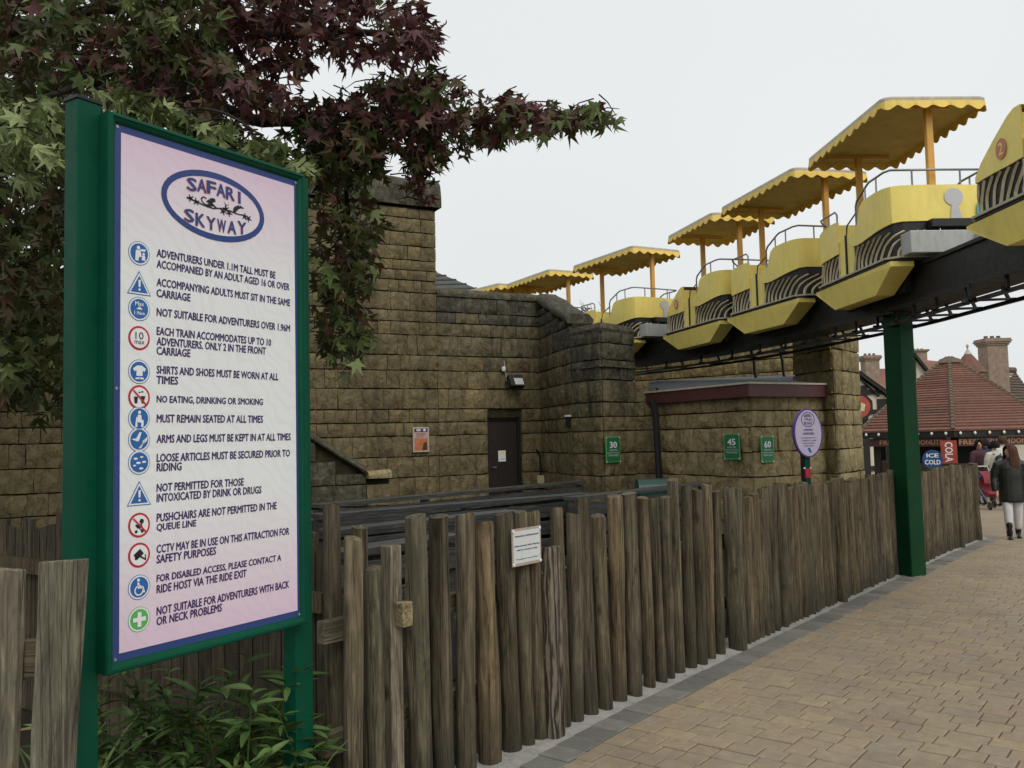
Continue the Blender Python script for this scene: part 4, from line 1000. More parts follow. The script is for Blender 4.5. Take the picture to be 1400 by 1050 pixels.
# ------------------------------------------------------------------ wait-time notices
def face_frame(a, b):
    d, n = outward(a, b)
    if d.x < 0: d = -d
    return (xy(a), d, UP, n)
def hit(F, px, py, c=0.0):
    O, A, U, N = F; d = ray(px, py); k = N.dot(O + N*c - CPOS)/N.dot(d); P = CPOS + d*k; return (P-O).dot(A), P.z
def wait_sign(F, px0, px1, py0, py1, num, label):
    c = 0.11; a0, _ = hit(F, px0, (py0+py1)/2, c); a1, _ = hit(F, px1, (py0+py1)/2, c); b0 = hit(F, (px0+px1)/2, py1, c)[1]; b1 = hit(F, (px0+px1)/2, py0, c)[1]
    o = thing('wait_time_sign', F[0] + F[1]*a0 + UP*b0, label, 'sign', 'green queue time signs'); w, h = a1-a0, b1-b0; am = (a0+a1)/2
    flat(rect(a0, a1, b0, b1), F, c, 0.012).build('edge', M['grn_print'], o); flat(rect(a0+.012, a1-.012, b0+.012, b1-.012), F, c+0.0012).build('panel', M['grn_sign'], o)
    text('lettering', num, M['white'], o, F, am, b0+h*.68, c+.0026, w=w*.5, h=h*.24, align='C', bold=.03)
    text('lettering', 'MINUTES', M['pale'], o, F, am, b0+h*.47, c+.0026, w=w*.55, h=h*.06, align='C')
    flat(rect(a0+.02, a1-.02, b0+h*.36, b0+h*.375), F, c+.0026).build('line', M['pale'], o)
    text('lettering', 'FROM HERE', M['pale'], o, F, am, b0+h*.27, c+.0026, w=w*.7, h=h*.07, align='C')
    for x, y in ((a0+.012, b0+.012), (a1-.012, b0+.012), (a0+.012, b1-.012), (a1-.012, b1-.012)): flat(ell(x, y, .012, .012, 8), F, c+.004, .003).build('screw', M['white'], o)
wait_sign(face_frame(pC, pB), 829, 848, 597, 632, '30', 'green notice with number 30 on the stone pier')
wait_sign(face_frame(sA, sC), 990, 1011, 593, 628, '45', 'green notice with number 45 left of the shed corner')
wait_sign(face_frame(sC, sB), 1041, 1058, 596, 632, '60', 'green notice with number 60 right of the shed corner')
# ------------------------------------------------------------------ monorail track
ZB0, ZB1 = 3.33, 3.80
path = [(5.06, 2.0), (5.08, 5.0), (5.09, 8.0), (5.07, 10.0), (5.03, 11.34), (4.83, 12.8), (4.59, 14.1), (3.95, 16.56), (2.56, 19.28), (0.93, 21.63), (-0.5, 23.3), (-2.6, 25.3), (-5.5, 26.6)]
def spline(pts, n=8):
    out = []
    for i in range(len(pts)-1):
        p0, p1, p2, p3 = [Vector(pts[max(0, min(len(pts)-1, i+k))]).to_3d() for k in (-1, 0, 1, 2)]
        for j in range(n):
            t = j/n; out.append(0.5*((2*p1) + (-p0+p2)*t + (2*p0-5*p1+4*p2-p3)*t*t + (-p0+3*p1-3*p2+p3)*t**3))
    out.append(Vector(pts[-1]).to_3d()); return out
SPL = spline(path)
def sweep(mb, pts, prof, mi=0):
    k = len(prof); nb = len(mb.v)
    for i, p in enumerate(pts):
        d = (pts[min(i+1, len(pts)-1)]-pts[max(i-1, 0)]).normalized(); s = Vector((d.y, -d.x, 0))
        for x, z in prof: mb.v.append(Vector((p.x, p.y, 0)) + s*x + UP*z)
    for i in range(len(pts)-1):
        for q in range(k): mb.f.append([nb+i*k+q, nb+i*k+(q+1) % k, nb+(i+1)*k+(q+1) % k, nb+(i+1)*k+q]); mb.m.append(mi)
    mb.f.append([nb+q for q in range(k)][::-1]); mb.m.append(mi); mb.f.append([nb+(len(pts)-1)*k+q for q in range(k)]); mb.m.append(mi)
PB = atZ(1250, 788, 0.0)
TRK = thing('monorail_track', (PB.x, PB.y+0.12, 0), 'black steel monorail track beam on a dark green pillar', 'track')
mb = MB()
sweep(mb, SPL, [(-.25, ZB0), (.25, ZB0), (.25, ZB0+.05), (.22, ZB0+.06), (.22, ZB1-.05), (.25, ZB1-.04), (.25, ZB1), (-.25, ZB1), (-.25, ZB1-.04), (-.22, ZB1-.05), (-.22, ZB0+.06), (-.25, ZB0+.05)])
mb.build('beam', M['beam'], TRK, smooth=30)
mb = MB(); sweep(mb, SPL, [(-.20, ZB0-.17), (-.16, ZB0-.17), (-.16, ZB0-.13), (-.20, ZB0-.13)]); sweep(mb, SPL, [(.26, ZB0-.17), (.30, ZB0-.17), (.30, ZB0-.13), (.26, ZB0-.13)])
mb.build('cable_ladder', M['black'], TRK)
for i in range(3, len(SPL)-2, 3):
    p = SPL[i]; d = (SPL[i+1]-SPL[i-1]).normalized(); s = Vector((d.y, -d.x, 0)); mb = MB()
    mb.bar(p + s*-.24 + UP*(ZB0-.13), p + s*.34 + UP*(ZB0-.12), 0.03, 0.025); mb.bar(p + s*-.18 + UP*(ZB0-.15), p + s*-.18 + UP*(ZB0+.02), 0.03, 0.03, up=d); mb.bar(p + s*.28 + UP*(ZB0-.15), p + s*.20 + UP*(ZB0+.02), 0.03, 0.03, up=d)
    mb.build('bracket', M['black'], TRK)
mb = MB(); sweep(mb, SPL, [(-.21, ZB0+.055), (-.165, ZB0+.055), (-.165, ZB0+.085), (-.21, ZB0+.085)]); mb.build('cable', M['beam'], TRK)
lp = atY(1326, 408, 9.1)
mb = MB().tube([lp + UP*.16, lp + UP*.02], 0.02, 6); mb.box(lp + Vector((0, 0, -.02)), (.07, .1, .06), .4); mb.lathe(lp + Vector((-.05, -.02, -.07)), [(.03, 0), (.05, .02), (.03, .06)], 8); mb.build('lamp', M['black'], TRK, smooth=40)
# pillar
pr_ = math.atan2(0.777, 0.63) - R(24)
pc = Vector((PB.x+0.01, PB.y+0.13, 0))
zt = ZB0 - 0.02
mb = MB(); Rz_ = Matrix.Rotation(pr_, 3, 'Z')
for z_, sx in ((-.02, .135), (zt, .128)):
    mb.v += [pc + Rz_ @ Vector((x*sx, y*sx, 0)) + UP*z_ for x, y in ((-1, -1), (1, -1), (1, 1), (-1, 1))]
mb.f += [[0, 1, 5, 4], [1, 2, 6, 5], [2, 3, 7, 6], [3, 0, 4, 7], [4, 5, 6, 7]]; mb.m += [0]*5
PIL = bevel(mb.build('pillar', M['green_pillar'], TRK), 0.012)
MB().box(pc + UP*(zt+.005), (.5, .32, .025), pr_).build('head_plate', M['beam'], PIL)
mb = MB()
for x, y in ((-1, -1), (1, -1), (1, 1), (-1, 1)): mb.tube([pc + Rz_ @ Vector((x*.2, y*.1, 0)) + UP*(zt-.03), pc + Rz_ @ Vector((x*.2, y*.1, 0)) + UP*(zt+.05)], .014, 6)
mb.build('bolt', M['beam'], PIL)
# ------------------------------------------------------------------ carriages (local frame: y forward along travel, z world height)
def shell(mb, pts, th=0.035):
    """pts: (x, y, zbottom, ztop) along an open wall line; makes a thick skin"""
    n = len(pts); c = Vector((sum(p[0] for p in pts)/n, sum(p[1] for p in pts)/n, 0)); nb = len(mb.v)
    for x, y, z0, z1 in pts:
        d = (c - Vector((x, y, 0))); d.normalize(); i = Vector((x, y, 0)) + d*th
        mb.v += [Vector((x, y, z0)), Vector((x, y, z1)), Vector((i.x, i.y, z1)), Vector((i.x, i.y, z0))]
    for k in range(n-1):
        a, b = nb+4*k, nb+4*(k+1)
        mb.f += [[a, b, b+1, a+1], [a+1, b+1, b+2, a+2], [a+2, b+2, b+3, a+3], [a+3, b+3, b, a]]; mb.m += [0]*4
    mb.f += [[nb, nb+1, nb+2, nb+3], [nb+4*(n-1)+3, nb+4*(n-1)+2, nb+4*(n-1)+1, nb+4*(n-1)]]; mb.m += [0]*2
ZF = 3.86
M['underside'] = paint('canopy_underside', (0.58, 0.43, 0.13), 0.7, 0.15, 2, 0.3)
def mirror(half): return half + [(-p[0],)+tuple(p[1:]) for p in half[::-1]]
rear_half = [(-.60, -.08, 4.22, 4.40), (-.605, -.18, 4.20, 4.41), (-.61, -.28, 4.19, 4.45), (-.615, -.34, 4.19, 4.55), (-.62, -.40, 4.19, 4.65), (-.62, -.5, 4.20, 4.70), (-.62, -.8, 4.23, 4.71), (-.60, -.98, 4.25, 4.71), (-.55, -1.08, 4.27, 4.71), (-.45, -1.13, 4.28, 4.71), (-.2, -1.15, 4.28, 4.71)]
front_half = [(-.60, .32, 4.20, 4.63), (-.605, .40, 4.20, 4.64), (-.61, .55, 4.19, 4.64), (-.61, .8, 4.18, 4.62), (-.58, .98, 4.18, 4.60), (-.48, 1.08, 4.18, 4.58), (-.2, 1.11, 4.18, 4.57)]
nose_half = [(-.60, .32, 4.19, 4.66), (-.605, .42, 4.185, 4.66), (-.61, .52, 4.18, 4.62), (-.615, .75, 4.18, 4.48), (-.61, .98, 4.18, 4.34), (-.58, 1.15, 4.19, 4.245), (-.45, 1.26, 4.20, 4.235), (-.2, 1.30, 4.20, 4.23)]
def fan(mb, out, sx, n, rear):
    """raised cream branches that sweep up and back over a lower panel whose plan line is out"""
    pts = [Vector((p[0], p[1], 0)) for p in out]; cum = [0.0]
    for a, b in zip(pts[:-1], pts[1:]): cum.append(cum[-1]+(b-a).length)
    L = cum[-1]*(.88 if rear else .72)
    def at(sv):
        sv = max(0.0, min(cum[-1]-1e-4, sv))
        for i in range(len(pts)-1):
            if sv <= cum[i+1]:
                f = (sv-cum[i])/max(1e-6, cum[i+1]-cum[i]); p = pts[i].lerp(pts[i+1], f); d = (pts[i+1]-pts[i]).normalized()
                nn_ = Vector((d.y, -d.x, 0)); nn_ = nn_ if nn_.x*sx + (nn_.y*(-1 if rear else 1))*.2 > 0 else -nn_
                return p, nn_, out[i][3]
    r = random.Random(n)
    for k in range(n):
        f = (k+.3)/n; q0 = f*L*.92; sweep_ = (.16 + .28*f if rear else -.05-.20*(1-f)) * (1 if rear else 1); w = .017*r.uniform(.8, 1.25); prev = None
        for j in range(7):
            g = j/6; sv = q0 + sweep_*(g**1.9) + .012*math.sin(g*6+k); sv = max(.012, min(L, sv)); z = ZF + .012 + (.30)*g
            p, nn_, zt = at(sv); z = min(z, zt-.03); ww = w*(1.15-.45*g)
            t_ = Vector((-nn_.y, nn_.x, 0)); sl_ = Vector((0, 0, 1)) if abs(sweep_) < .1 else (Vector((0, 0, 1)) - t_*0)
            a = p + t_*ww + nn_*.004 + UP*(z-ww*.5); b = p - t_*ww + nn_*.004 + UP*(z+ww*.5); c = p + nn_*.024 + UP*z
            if prev:
                mb.add([prev[0], prev[2], c, a], [(0, 1, 2, 3)]); mb.add([prev[2], prev[1], b, c], [(0, 1, 2, 3)])
            prev = (a, b, c)
def make_carriage(kind, label, roof_y1=.92):
    """kind: mid, rear (with coupling box and emblem) or front (sloping nose with number)"""
    root = thing('monorail_carriage', (0, 0, 0), label, 'carriage', 'yellow monorail carriages on the track')
    def B(mb, name, m, par=root, smooth=35): return mb.build(name, m, par, smooth=smooth, local=True)
    half = nose_half if kind == 'front' else front_half
    mb = MB(); shell(mb, mirror(rear_half)); rb = B(mb, 'rear_body', M['yellow'])
    mb = MB(); shell(mb, mirror(half)); fb = B(mb, 'front_body', M['yellow'])
    mb = MB(); mb.prism([(-.57, .33, ZF), (.57, .33, ZF), (.57, .36, 4.60), (-.57, .36, 4.60)], (0, .03, 0)); B(mb, 'seat_back', M['yellow'], fb, None)
    if kind == 'front':
        mb = MB(); h = [p for p in nose_half]
        vs = [Vector((s*(abs(p[0])-.01), p[1]-.005, p[3]-.004)) for p in h for s in (-1, 1)]
        mb.add(vs, [(2*i, 2*i+1, 2*i+3, 2*i+2) for i in range(len(h)-1)]); B(mb, 'bonnet', M['yellow'], fb)
    for s in (-1, 1):
        mb = MB(); mb.prism([(s*.585, -.12, ZF), (s*.585, .345, ZF), (s*.585, .345, 4.36), (s*.585, -.12, 4.38)], (-s*.03, 0, 0)); dp = B(mb, 'door_panel', M['yellow'], root, None)
        mb = MB(); mb.box((s*.594, .10, 4.13), (.02, .03, .54)); B(mb, 'door_strip', M['ink'], dp, None)
        yf1 = 1.2 if kind == 'front' else 1.02
        for (hl, y0, y1, nm, rear) in ((rear_half, -.10, -1.05, 10, True), (half, .35, yf1, 8, False)):
            out = [(s*abs(p[0])*.965, p[1]*(.985), ZF-.01, p[2]+.02) for p in hl]; out.append((s*.004, out[-1][1]*1.002, ZF-.01, out[-1][3]))
            mb = MB(); shell(mb, out, .03); lp_ = B(mb, 'lower_panel', M['ink'], root, None)
            mb = MB(); fan(mb, out, s, nm, rear); B(mb, 'branch_relief', M['cream'], lp_, None)['kind'] = 'stuff'
    mb = MB(); mb.box((0, 0.02, (ZF+4.2)/2), (.8, 1.6, 4.2-ZF)); B(mb, 'underseat', M['ink'], root, None)
    yr = 1.32 if kind == 'front' else 1.13
    rim = [(-.62, -1.02), (-.5, -1.15), (.5, -1.15), (.62, -1.02), (.62, yr-.2), (.48, yr), (-.48, yr), (-.62, yr-.2)]
    mb = MB(); mb.prism([(x, y, ZF-.045) for x, y in rim], (0, 0, .04)); B(mb, 'floor_rim', M['ink'], root, None)
    mb = MB()
    for i in range(len(rim)):
        a, b = rim[i], rim[(i+1) % len(rim)]; mb.bar((a[0]*1.012, a[1]*1.012, ZF-.005), (b[0]*1.012, b[1]*1.012, ZF-.005), .03, .022)
    B(mb, 'rim_trim', M['trimgrey'], root, None)
    zb = 3.49
    for s in (-1, 1):
        mb = MB(); a = [(-1.12, ZF-.05), (yr-.02, ZF-.05), (yr-.02, ZF-.09), (.62 if kind != 'front' else .72, zb), (-.60, zb), (-1.12, ZF-.11)]
        o_, i_ = s*.61, s*.33
        vs = [(o_ if z > zb else s*.56, y, z) for y, z in a] + [(i_, y, z) for y, z in a]; k = len(a)
        fs = [list(range(k)), list(range(k, 2*k))[::-1]] + [(i, (i+1) % k, k+(i+1) % k, k+i) for i in range(k)]
        mb.add(vs, fs); B(mb, 'hull', M['yellow'], root, None)
    mb = MB(); mb.box((0, .1, 3.83), (.6, 1.6, .08)); mb.box((0, -.75, 3.66), (.62, .16, .34)); mb.box((0, .75, 3.66), (.62, .16, .34)); B(mb, 'running_gear', M['black'], root, None)
    # roof
    y0, y1 = (-1.19, 1.19) if kind != 'front' else (-1.02, roof_y1)
    hw, zr_ = .64, 5.70; c_ = .1
    pl_ = [(-hw, y0+c_), (-hw+.03, y0+.03), (-hw+c_, y0), (hw-c_, y0), (hw-.03, y0+.03), (hw, y0+c_), (hw, y1-c_), (hw-.03, y1-.03), (hw-c_, y1), (-hw+c_, y1), (-hw+.03, y1-.03), (-hw, y1-c_)]
    k = len(pl_); mb = MB()
    lv = [(1.0, 0.0, 1), (1.0, .045, 1), (.985, .062, 1), (.80, .10, 0), (.3, .125, 0)]
    ym = (y0+y1)/2
    for f, z, _ in lv: mb.v += [Vector((x*f, ym+(y-ym)*(1-(1-f)*.7), zr_+z)) for x, y in pl_]
    for l in range(len(lv)-1):
        for i in range(k): mb.f.append([l*k+i, l*k+(i+1) % k, (l+1)*k+(i+1) % k, (l+1)*k+i]); mb.m.append(1 if l < 2 else 0)
    mb.f.append([(len(lv)-1)*k+i for i in range(k)]); mb.m.append(0)
    nb = len(mb.v); mb.v += [Vector((x*.99, y, zr_-.002)) for x, y in pl_]+[Vector((x*.5, ym+(y-ym)*.6, zr_+.05)) for x, y in pl_]
    for i in range(k): mb.f.append([nb+(i+1) % k, nb+i, nb+k+i, nb+k+(i+1) % k]); mb.m.append(2)
    mb.f.append([nb+k+i for i in range(k)][::-1]); mb.m.append(2)
    rf = mb.build('roof', [M['roofcream'], M['trimgrey'], M['underside']], root, smooth=30, local=True)
    mb = MB(); per = []
    for i in range(k):
        a, b = Vector(pl_[i]), Vector(pl_[(i+1) % k]); L = (b-a).length; n = max(1, int(L/.02))
        for j in range(n): per.append(a.lerp(b, j/n))
    acc = 0; prev = per[0]; top, bot = [], []
    for p in per + [per[0]]:
        acc += (p-prev).length; prev = p; ph = (acc/.215) % 1.0; jit = .85 + .4*noise.noise(Vector((math.floor(acc/.215)*3.7, 1.3, 0)))
        dpt = .048 + .062*jit*(.5-.5*math.cos(2*math.pi*ph))**.8
        lean_ = 1.0 + .02*math.sin(ph*math.pi)
        top.append(Vector((p.x*.985, p.y, zr_+.005))); bot.append(Vector((p.x*.985*lean_, ym+(p.y-ym)*lean_, zr_-dpt)))
    nb = len(mb.v); mb.v += top + bot; n = len(top)
    for i in range(n-1): mb.f.append([nb+i, nb+i+1, nb+n+i+1, nb+n+i]); mb.m.append(0)
    va = B(mb, 'valance', M['valance'], rf, None); so = va.modifiers.new('solid', 'SOLIDIFY'); so.thickness = .012
    B(MB().box((0, y1-.28, zr_-.01), (.9, .05, .03)), 'roof_bearer', M['amber'], rf, None); B(MB().box((0, y0+.2, zr_-.01), (.5, .05, .03)), 'roof_bearer', M['amber'], rf, None)
    for y in (y0+.2, y1-.28):
        mb = MB(); mb.box((0, y, (ZF+zr_)/2), (.085, .07, zr_-ZF)); bevel(B(mb, 'roof_post', M['amber'], root, None), .01)
    # rails
    for s in (-1, 1):
        mb = MB(); X = s*.585
        mb.tube([(X, -.22, 4.40), (X, -.22, 4.70), (X, -.26, 4.76), (X, -.55, 4.88), (X, -.62, 4.90), (X, -1.0, 4.905), (X*.93, -1.09, 4.905), (0, -1.10, 4.905)], .014, 7)
        for yy, zt_ in ((-.5, 4.86), (-.8, 4.90)): mb.tube([(X, yy, 4.66), (X, yy, zt_)], .011, 6)
        mb.tube([(X*.5, -1.10, 4.70), (X*.5, -1.10, 4.905)], .011, 6); mb.tube([(X, -.22, 4.62), (X, .06, 4.52), (X, .10, 4.36)], .011, 6)
        if kind != 'front': mb.tube([(X, .36, 4.62), (X, .36, 4.74), (X, .42, 4.79), (X, .9, 4.79), (X*.9, 1.0, 4.78), (X*.5, 1.03, 4.6)], .013, 7); mb.tube([(X, .65, 4.62), (X, .65, 4.79)], .011, 6)
        B(mb, 'hand_rail', M['steel'], root, 60)
    if kind == 'rear':
        mb = MB(); mb.box((-.06, -1.24, 3.99), (.84, .24, .26)); cb = B(mb, 'coupling_box', M['greybox'], root, None); bevel(cb, .01)
        mb = MB(); mb.box((.40, -1.30, 3.98), (.24, .34, .22)); bevel(B(mb, 'side_box', M['greybox'], cb, None), .01)
        mb = MB(); mb.box((.20, -1.20, 4.235), (.72, .12, .09)); B(mb, 'bumper', M['ink'], root, None)
        F = (Vector((0, -1.155, 0)), Vector((1, 0, 0)), UP, Vector((0, -1, 0)))
        e = MB()
        for poly in (ell(.17, 4.56, .115, .105, 20), [(.12, 4.30), (.26, 4.30), (.21, 4.5), (.14, 4.5)]):
            for m_ in (flat(poly, F, .004 if poly[0][1] != 4.30 else .006),): e.add(m_.v, m_.f)
        B(e, 'emblem', M['pale'], rb, None)
        B(flat([(.44, 4.36), (.57, 4.36), (.55, 4.48), (.49, 4.53), (.45, 4.48)], F, -.03, .0), 'sticker', M['teal'], rb, None).location.y = -.033
        B(flat(rect(.45, .57, 4.29, 4.35), F, -.03), 'sticker', M['red'], rb, None).location.y = -.033
    return root
def place(o, x, y, dx, dy):
    o.location = (x, y, 0); o.rotation_euler = (0, 0, math.atan2(dy, dx)-math.pi/2)
front_num = {}
def number(root, s):
    for sx in (-1, 1):
        F = (Vector((sx*.617, .62, 0)), Vector((0, -sx*1.0, 0)) * -1 if sx > 0 else Vector((0, -1, 0)), UP, Vector((sx, 0, 0)))
        if sx > 0: F = (F[0], Vector((0, 1, 0)), UP, F[3])
        d = flat(ell(0, 4.36, .085, .095, 20), F, .004).build('number_disc', M['pink'], root, local=True)
        me = text_mesh(s, M['yellow'], h=.11, w=.05*len(s)+.02, align='C', bold=.02)
        Mx = Matrix((F[1], -F[3], F[2])).transposed().to_4x4(); Mx.translation = F[0] + UP*4.36 + F[3]*.006; me.transform(Mx)
        o = link(bpy.data.objects.new('number', me)); o.parent = d
c_rear = make_carriage('rear', 'yellow rear carriage nearest the camera with grey coupling box, above the green pillar')
c_mid = make_carriage('mid', 'yellow canopied middle carriage directly ahead of the nearest rear carriage')
c_front = make_carriage('front', 'yellow canopied front carriage with faded red number disc on its sloping nose')
c_rear2 = copy_tree(c_rear); c_mid2 = copy_tree(c_mid); c_mid3 = copy_tree(c_mid); c_front2 = make_carriage('front', '', .25)
tag(c_rear2, 'yellow canopied rear carriage behind the stone pier with its rear wall in view', 'carriage')
tag(c_mid2, 'yellow canopied carriage half hidden behind the castle wall coping', 'carriage')
tag(c_mid3, 'farthest yellow carriage showing only its canopy edge over the castle wall', 'carriage')
tag(c_front2, 'yellow front carriage with number 2 cut off by the right picture edge', 'carriage')
number(c_front, '0'); number(c_front2, '2')
place(c_rear, 5.03, 11.34, -.11, 2.38); place(c_mid, 4.59, 14.10, -.54, 2.24); place(c_front, 3.98, 16.50, -.46, 1.82)
place(c_rear2, 2.56, 19.28, -1.14, 2.15); place(c_mid2, .93, 21.63, -.96, 1.81); place(c_mid3, -.52, 23.3, -1.3, 1.6); place(c_front2, 5.10, 7.20, 0, 1)
# ------------------------------------------------------------------ queue barriers
def barrier(p0, p1, zt, label, nb=3):
    a, b = Vector((p0.x, p0.y, 0)), Vector((p1.x, p1.y, 0)); d = (b-a).normalized(); s = Vector((-d.y, d.x, 0))
    o = thing('queue_barrier', (a+b)/2, label, 'barrier', 'black timber queue barriers')
    board('top_board', a+UP*zt, b+UP*zt, 0.22, 0.05, M['queue'], o)
    for k in range(nb):
        z = zt-0.155-0.215*k; board('rail_board', a-s*0.06+UP*z, b-s*0.06+UP*z, 0.04, 0.165, M['queue'], o)
        board('gap_shade_board', a+s*0.07+UP*(z-0.1), b+s*0.07+UP*(z-0.1), 0.03, 0.165, M['queue'], o)  # added on the far side so the gaps between rails show dark
    L = (b-a).length; n = max(2, int(L/1.8)+1)
    for k in range(n):
        p = a + d*(0.05+(L-0.1)*k/(n-1)); MB().box(p+UP*(zt/2-0.03), (0.09, 0.09, zt-0.03), math.atan2(d.y, d.x)).build('post', M['queue'], o)
zq = 1.08
barrier(atZ(430, 692, zq), atZ(794, 659, zq), zq, 'farthest long black timber queue barrier ending below the castle door')
barrier(atZ(430, 706, zq), atZ(800, 676, zq), zq, 'second long black timber queue barrier from the castle')
barrier(atZ(445, 728, zq), atZ(700, 700, zq), zq, 'third black timber queue barrier from the castle, just behind the logs')
barrier(atZ(455, 758, zq), atZ(620, 733, zq), zq, 'nearest short black timber queue barrier behind the leaning left logs', 2)
barrier(atZ(780, 682, zq), atZ(962, 661, zq), zq, 'black timber queue barrier in front of the shed and green bin')
# green bin lid
bp = atY(893, 668, 13.6); bp.z = 0
BIN = thing('litter_bin', bp, 'dark green plastic bin with rounded lid beside the shed downpipe', 'bin')
zb1 = atY(893, 655, 13.6).z
MB().box(bp+UP*(zb1-0.14)/2, (0.46, 0.42, zb1-0.14)).build('body', M['bin'], BIN)
mb = MB(); n = 10
for i in range(n+1):
    f = i/n*math.pi
    for x in (-0.25, 0.25): mb.v.append(bp + Vector((x, -0.24*math.cos(f), zb1-0.14 + 0.15*math.sin(f))))
for i in range(n): mb.f.append([2*i, 2*i+1, 2*i+3, 2*i+2]); mb.m.append(0)
mb.f.append([2*i for i in range(n+1)]); mb.f.append([2*i+1 for i in range(n+1)][::-1]); mb.m += [0, 0]
mb.build('lid', M['bin'], BIN, smooth=50)
# ------------------------------------------------------------------ oval ride sign on a post behind the fence
ov = atY(1105, 592, 9.9); OD = Vector((0.97, 0.24, 0)).normalized(); ON = Vector((OD.y, -OD.x, 0)); OF = (Vector((ov.x, ov.y, 0)), OD, UP, ON)
OVS = thing('oval_sign', (ov.x, ov.y, 0), 'lilac oval sign with purple edge on a green and red post', 'sign')
rw, rh = 0.168, 0.262
flat(ell(0, ov.z, rw+.012, rh+.012, 40), OF, 0.0, 0.035).build('edge', M['purple2'], OVS)
M['lilac'] = paint('lilac_print', (0.56, 0.50, 0.66), 0.45, 0.05)
OPN = flat(ell(0, ov.z, rw-.004, rh-.004, 40), OF, 0.003, 0.002).build('panel', M['lilac'], OVS)
emblem(OPN, OF, 0, ov.z+rh*.58, .085, .085, .0045, 'purple2', .008)
for k, (s, w) in enumerate((('ATTENTION', .11), ('ADVENTURERS', .14))): text('lettering', s, M['purple2'], OPN, OF, 0, ov.z+.035-.042*k, .005, w=w, h=.024, align='C', bold=.04)
for k, (s, w) in enumerate((('THE SAFARI SKYWAY IS', .2), ('CURRENTLY CLOSED', .19), ('PLEASE COME BACK', .15), ('LATER TODAY', .12))): text('lettering', s, M['purple'], OPN, OF, 0, ov.z-.055-.03*k, .005, w=w, h=.013, align='C', bold=.02)
flat([(-.02, ov.z-.17), (.01, ov.z-.165), (.035, ov.z-.225), (.0, ov.z-.215)], OF, .005).build('mark', M['blue'], OPN)
pz = ov.z-rh
for z0, z1, m in ((pz-.13, pz+.1, 'green'), (pz-.24, pz-.137, 'red'), (0.0, pz-.247, 'green')):
    MB().prism([OF[0]+OD*x+ON*-.05+UP*z for x, z in ((-.03, z0), (.03, z0), (.03, z1), (-.03, z1))], ON*.012).build('post_strip', M[m], OVS)
MB().prism([OF[0]+OD*x+ON*-.115+UP*z for x, z in ((-.042, 0), (.042, 0), (.042, pz+.12), (-.042, pz+.12))], ON*.064).build('post', M['ink'], OVS)
for x in (-.036, .036): MB().box(OF[0]+OD*x+ON*-.047+UP*(pz-.132), (.02, .012, .02)).build('clip', M['white'], OVS)
# paper notice on the fence
un, Yn = u_at(719, -0.355, 750); NFm = (FO + FP*-0.355, FD, UP, FP)
a0, b0 = hit(NFm, 701, 775); a1, b1 = hit(NFm, 739, 718); a0 = hit(NFm, 700, 748)[0]
bt0, bt1 = hit(NFm, 720, 772)[1], hit(NFm, 720, 721)[1]
FN = thing('fence_notice', FO + FP*-0.355 + FD*a0 + UP*bt0, 'white laminated notice with rusty edge screwed to the log fence', 'notice')
M['rusty'] = paint('stained_paper', (0.42, 0.33, 0.25), 0.5, 0.2, 12)
flat(rect(a0, a1, bt0, bt1), NFm, 0, .004).build('backing', M['rusty'], FN); w, h = a1-a0, bt1-bt0; am = (a0+a1)/2
M['paper'] = paint('notice_paper', (0.62, 0.65, 0.66), 0.3, 0.03)
NPn = flat(rect(a0+.012, a1-.012, bt0+.016, bt1-.014), NFm, .0012).build('paper', M['paper'], FN)
for s, f, ww, hh, m in (('Attention Adventurers!', .80, .82, .052, 'maroon'), ('Unfortunately Safari Skyway', .53, .86, .052, 'ink'), ('will be closed today', .42, .72, .052, 'ink'), ('We apologise for any inconvenience', .18, .76, .036, 'ink')):
    text('lettering', s, M[m], NPn, NFm, am, bt0+h*f, .003, w=w*ww, h=h*hh, align='C', bold=.03)
for x, y in ((a0+.012, bt0+.012), (a1-.012, bt0+.012), (a0+.012, bt1-.012), (a1-.012, bt1-.012)): flat(ell(x, y, .009, .009, 8), NFm, .006, .006).build('screw', M['white'], FN)
# ------------------------------------------------------------------ autumn tree
def leaf_mat(name, stops, trans=0.25):
    t = NT(name, 0.55, 0.35); at = t.n.new('ShaderNodeAttribute'); at.attribute_name = 'tint'
    c = t.ramp(at.outputs['Fac'], stops); v = t.coord('Object')
    c = t.mix(0.5, c, t.ramp(t.noise(v, 25, 4), [(0.3, (0.7, 0.7, 0.7)), (0.7, (1.3, 1.3, 1.3))]), 'MULTIPLY'); t.col(c)
    tr = t.n.new('ShaderNodeBsdfTranslucent'); t.l.new(c, tr.inputs['Color']); ms = t.n.new('ShaderNodeMixShader'); ms.inputs[0].default_value = trans
    out = t.n['Material Output']; t.l.new(t.b.outputs[0], ms.inputs[1]); t.l.new(tr.outputs[0], ms.inputs[2]); t.l.new(ms.outputs[0], out.inputs['Surface']); return t.mat
M['leaf'] = leaf_mat('sweetgum_leaf', [(0.0, (0.062, 0.022, 0.022)), (0.22, (0.10, 0.033, 0.03)), (0.4, (0.10, 0.062, 0.032)), (0.55, (0.062, 0.07, 0.02)), (0.75, (0.07, 0.105, 0.025)), (1.0, (0.27, 0.32, 0.13))], .18)
M['bark'] = wood('tree_bark', (0.010, 0.008, 0.006), (0.022, 0.018, 0.014), (0.045, 0.038, 0.03))
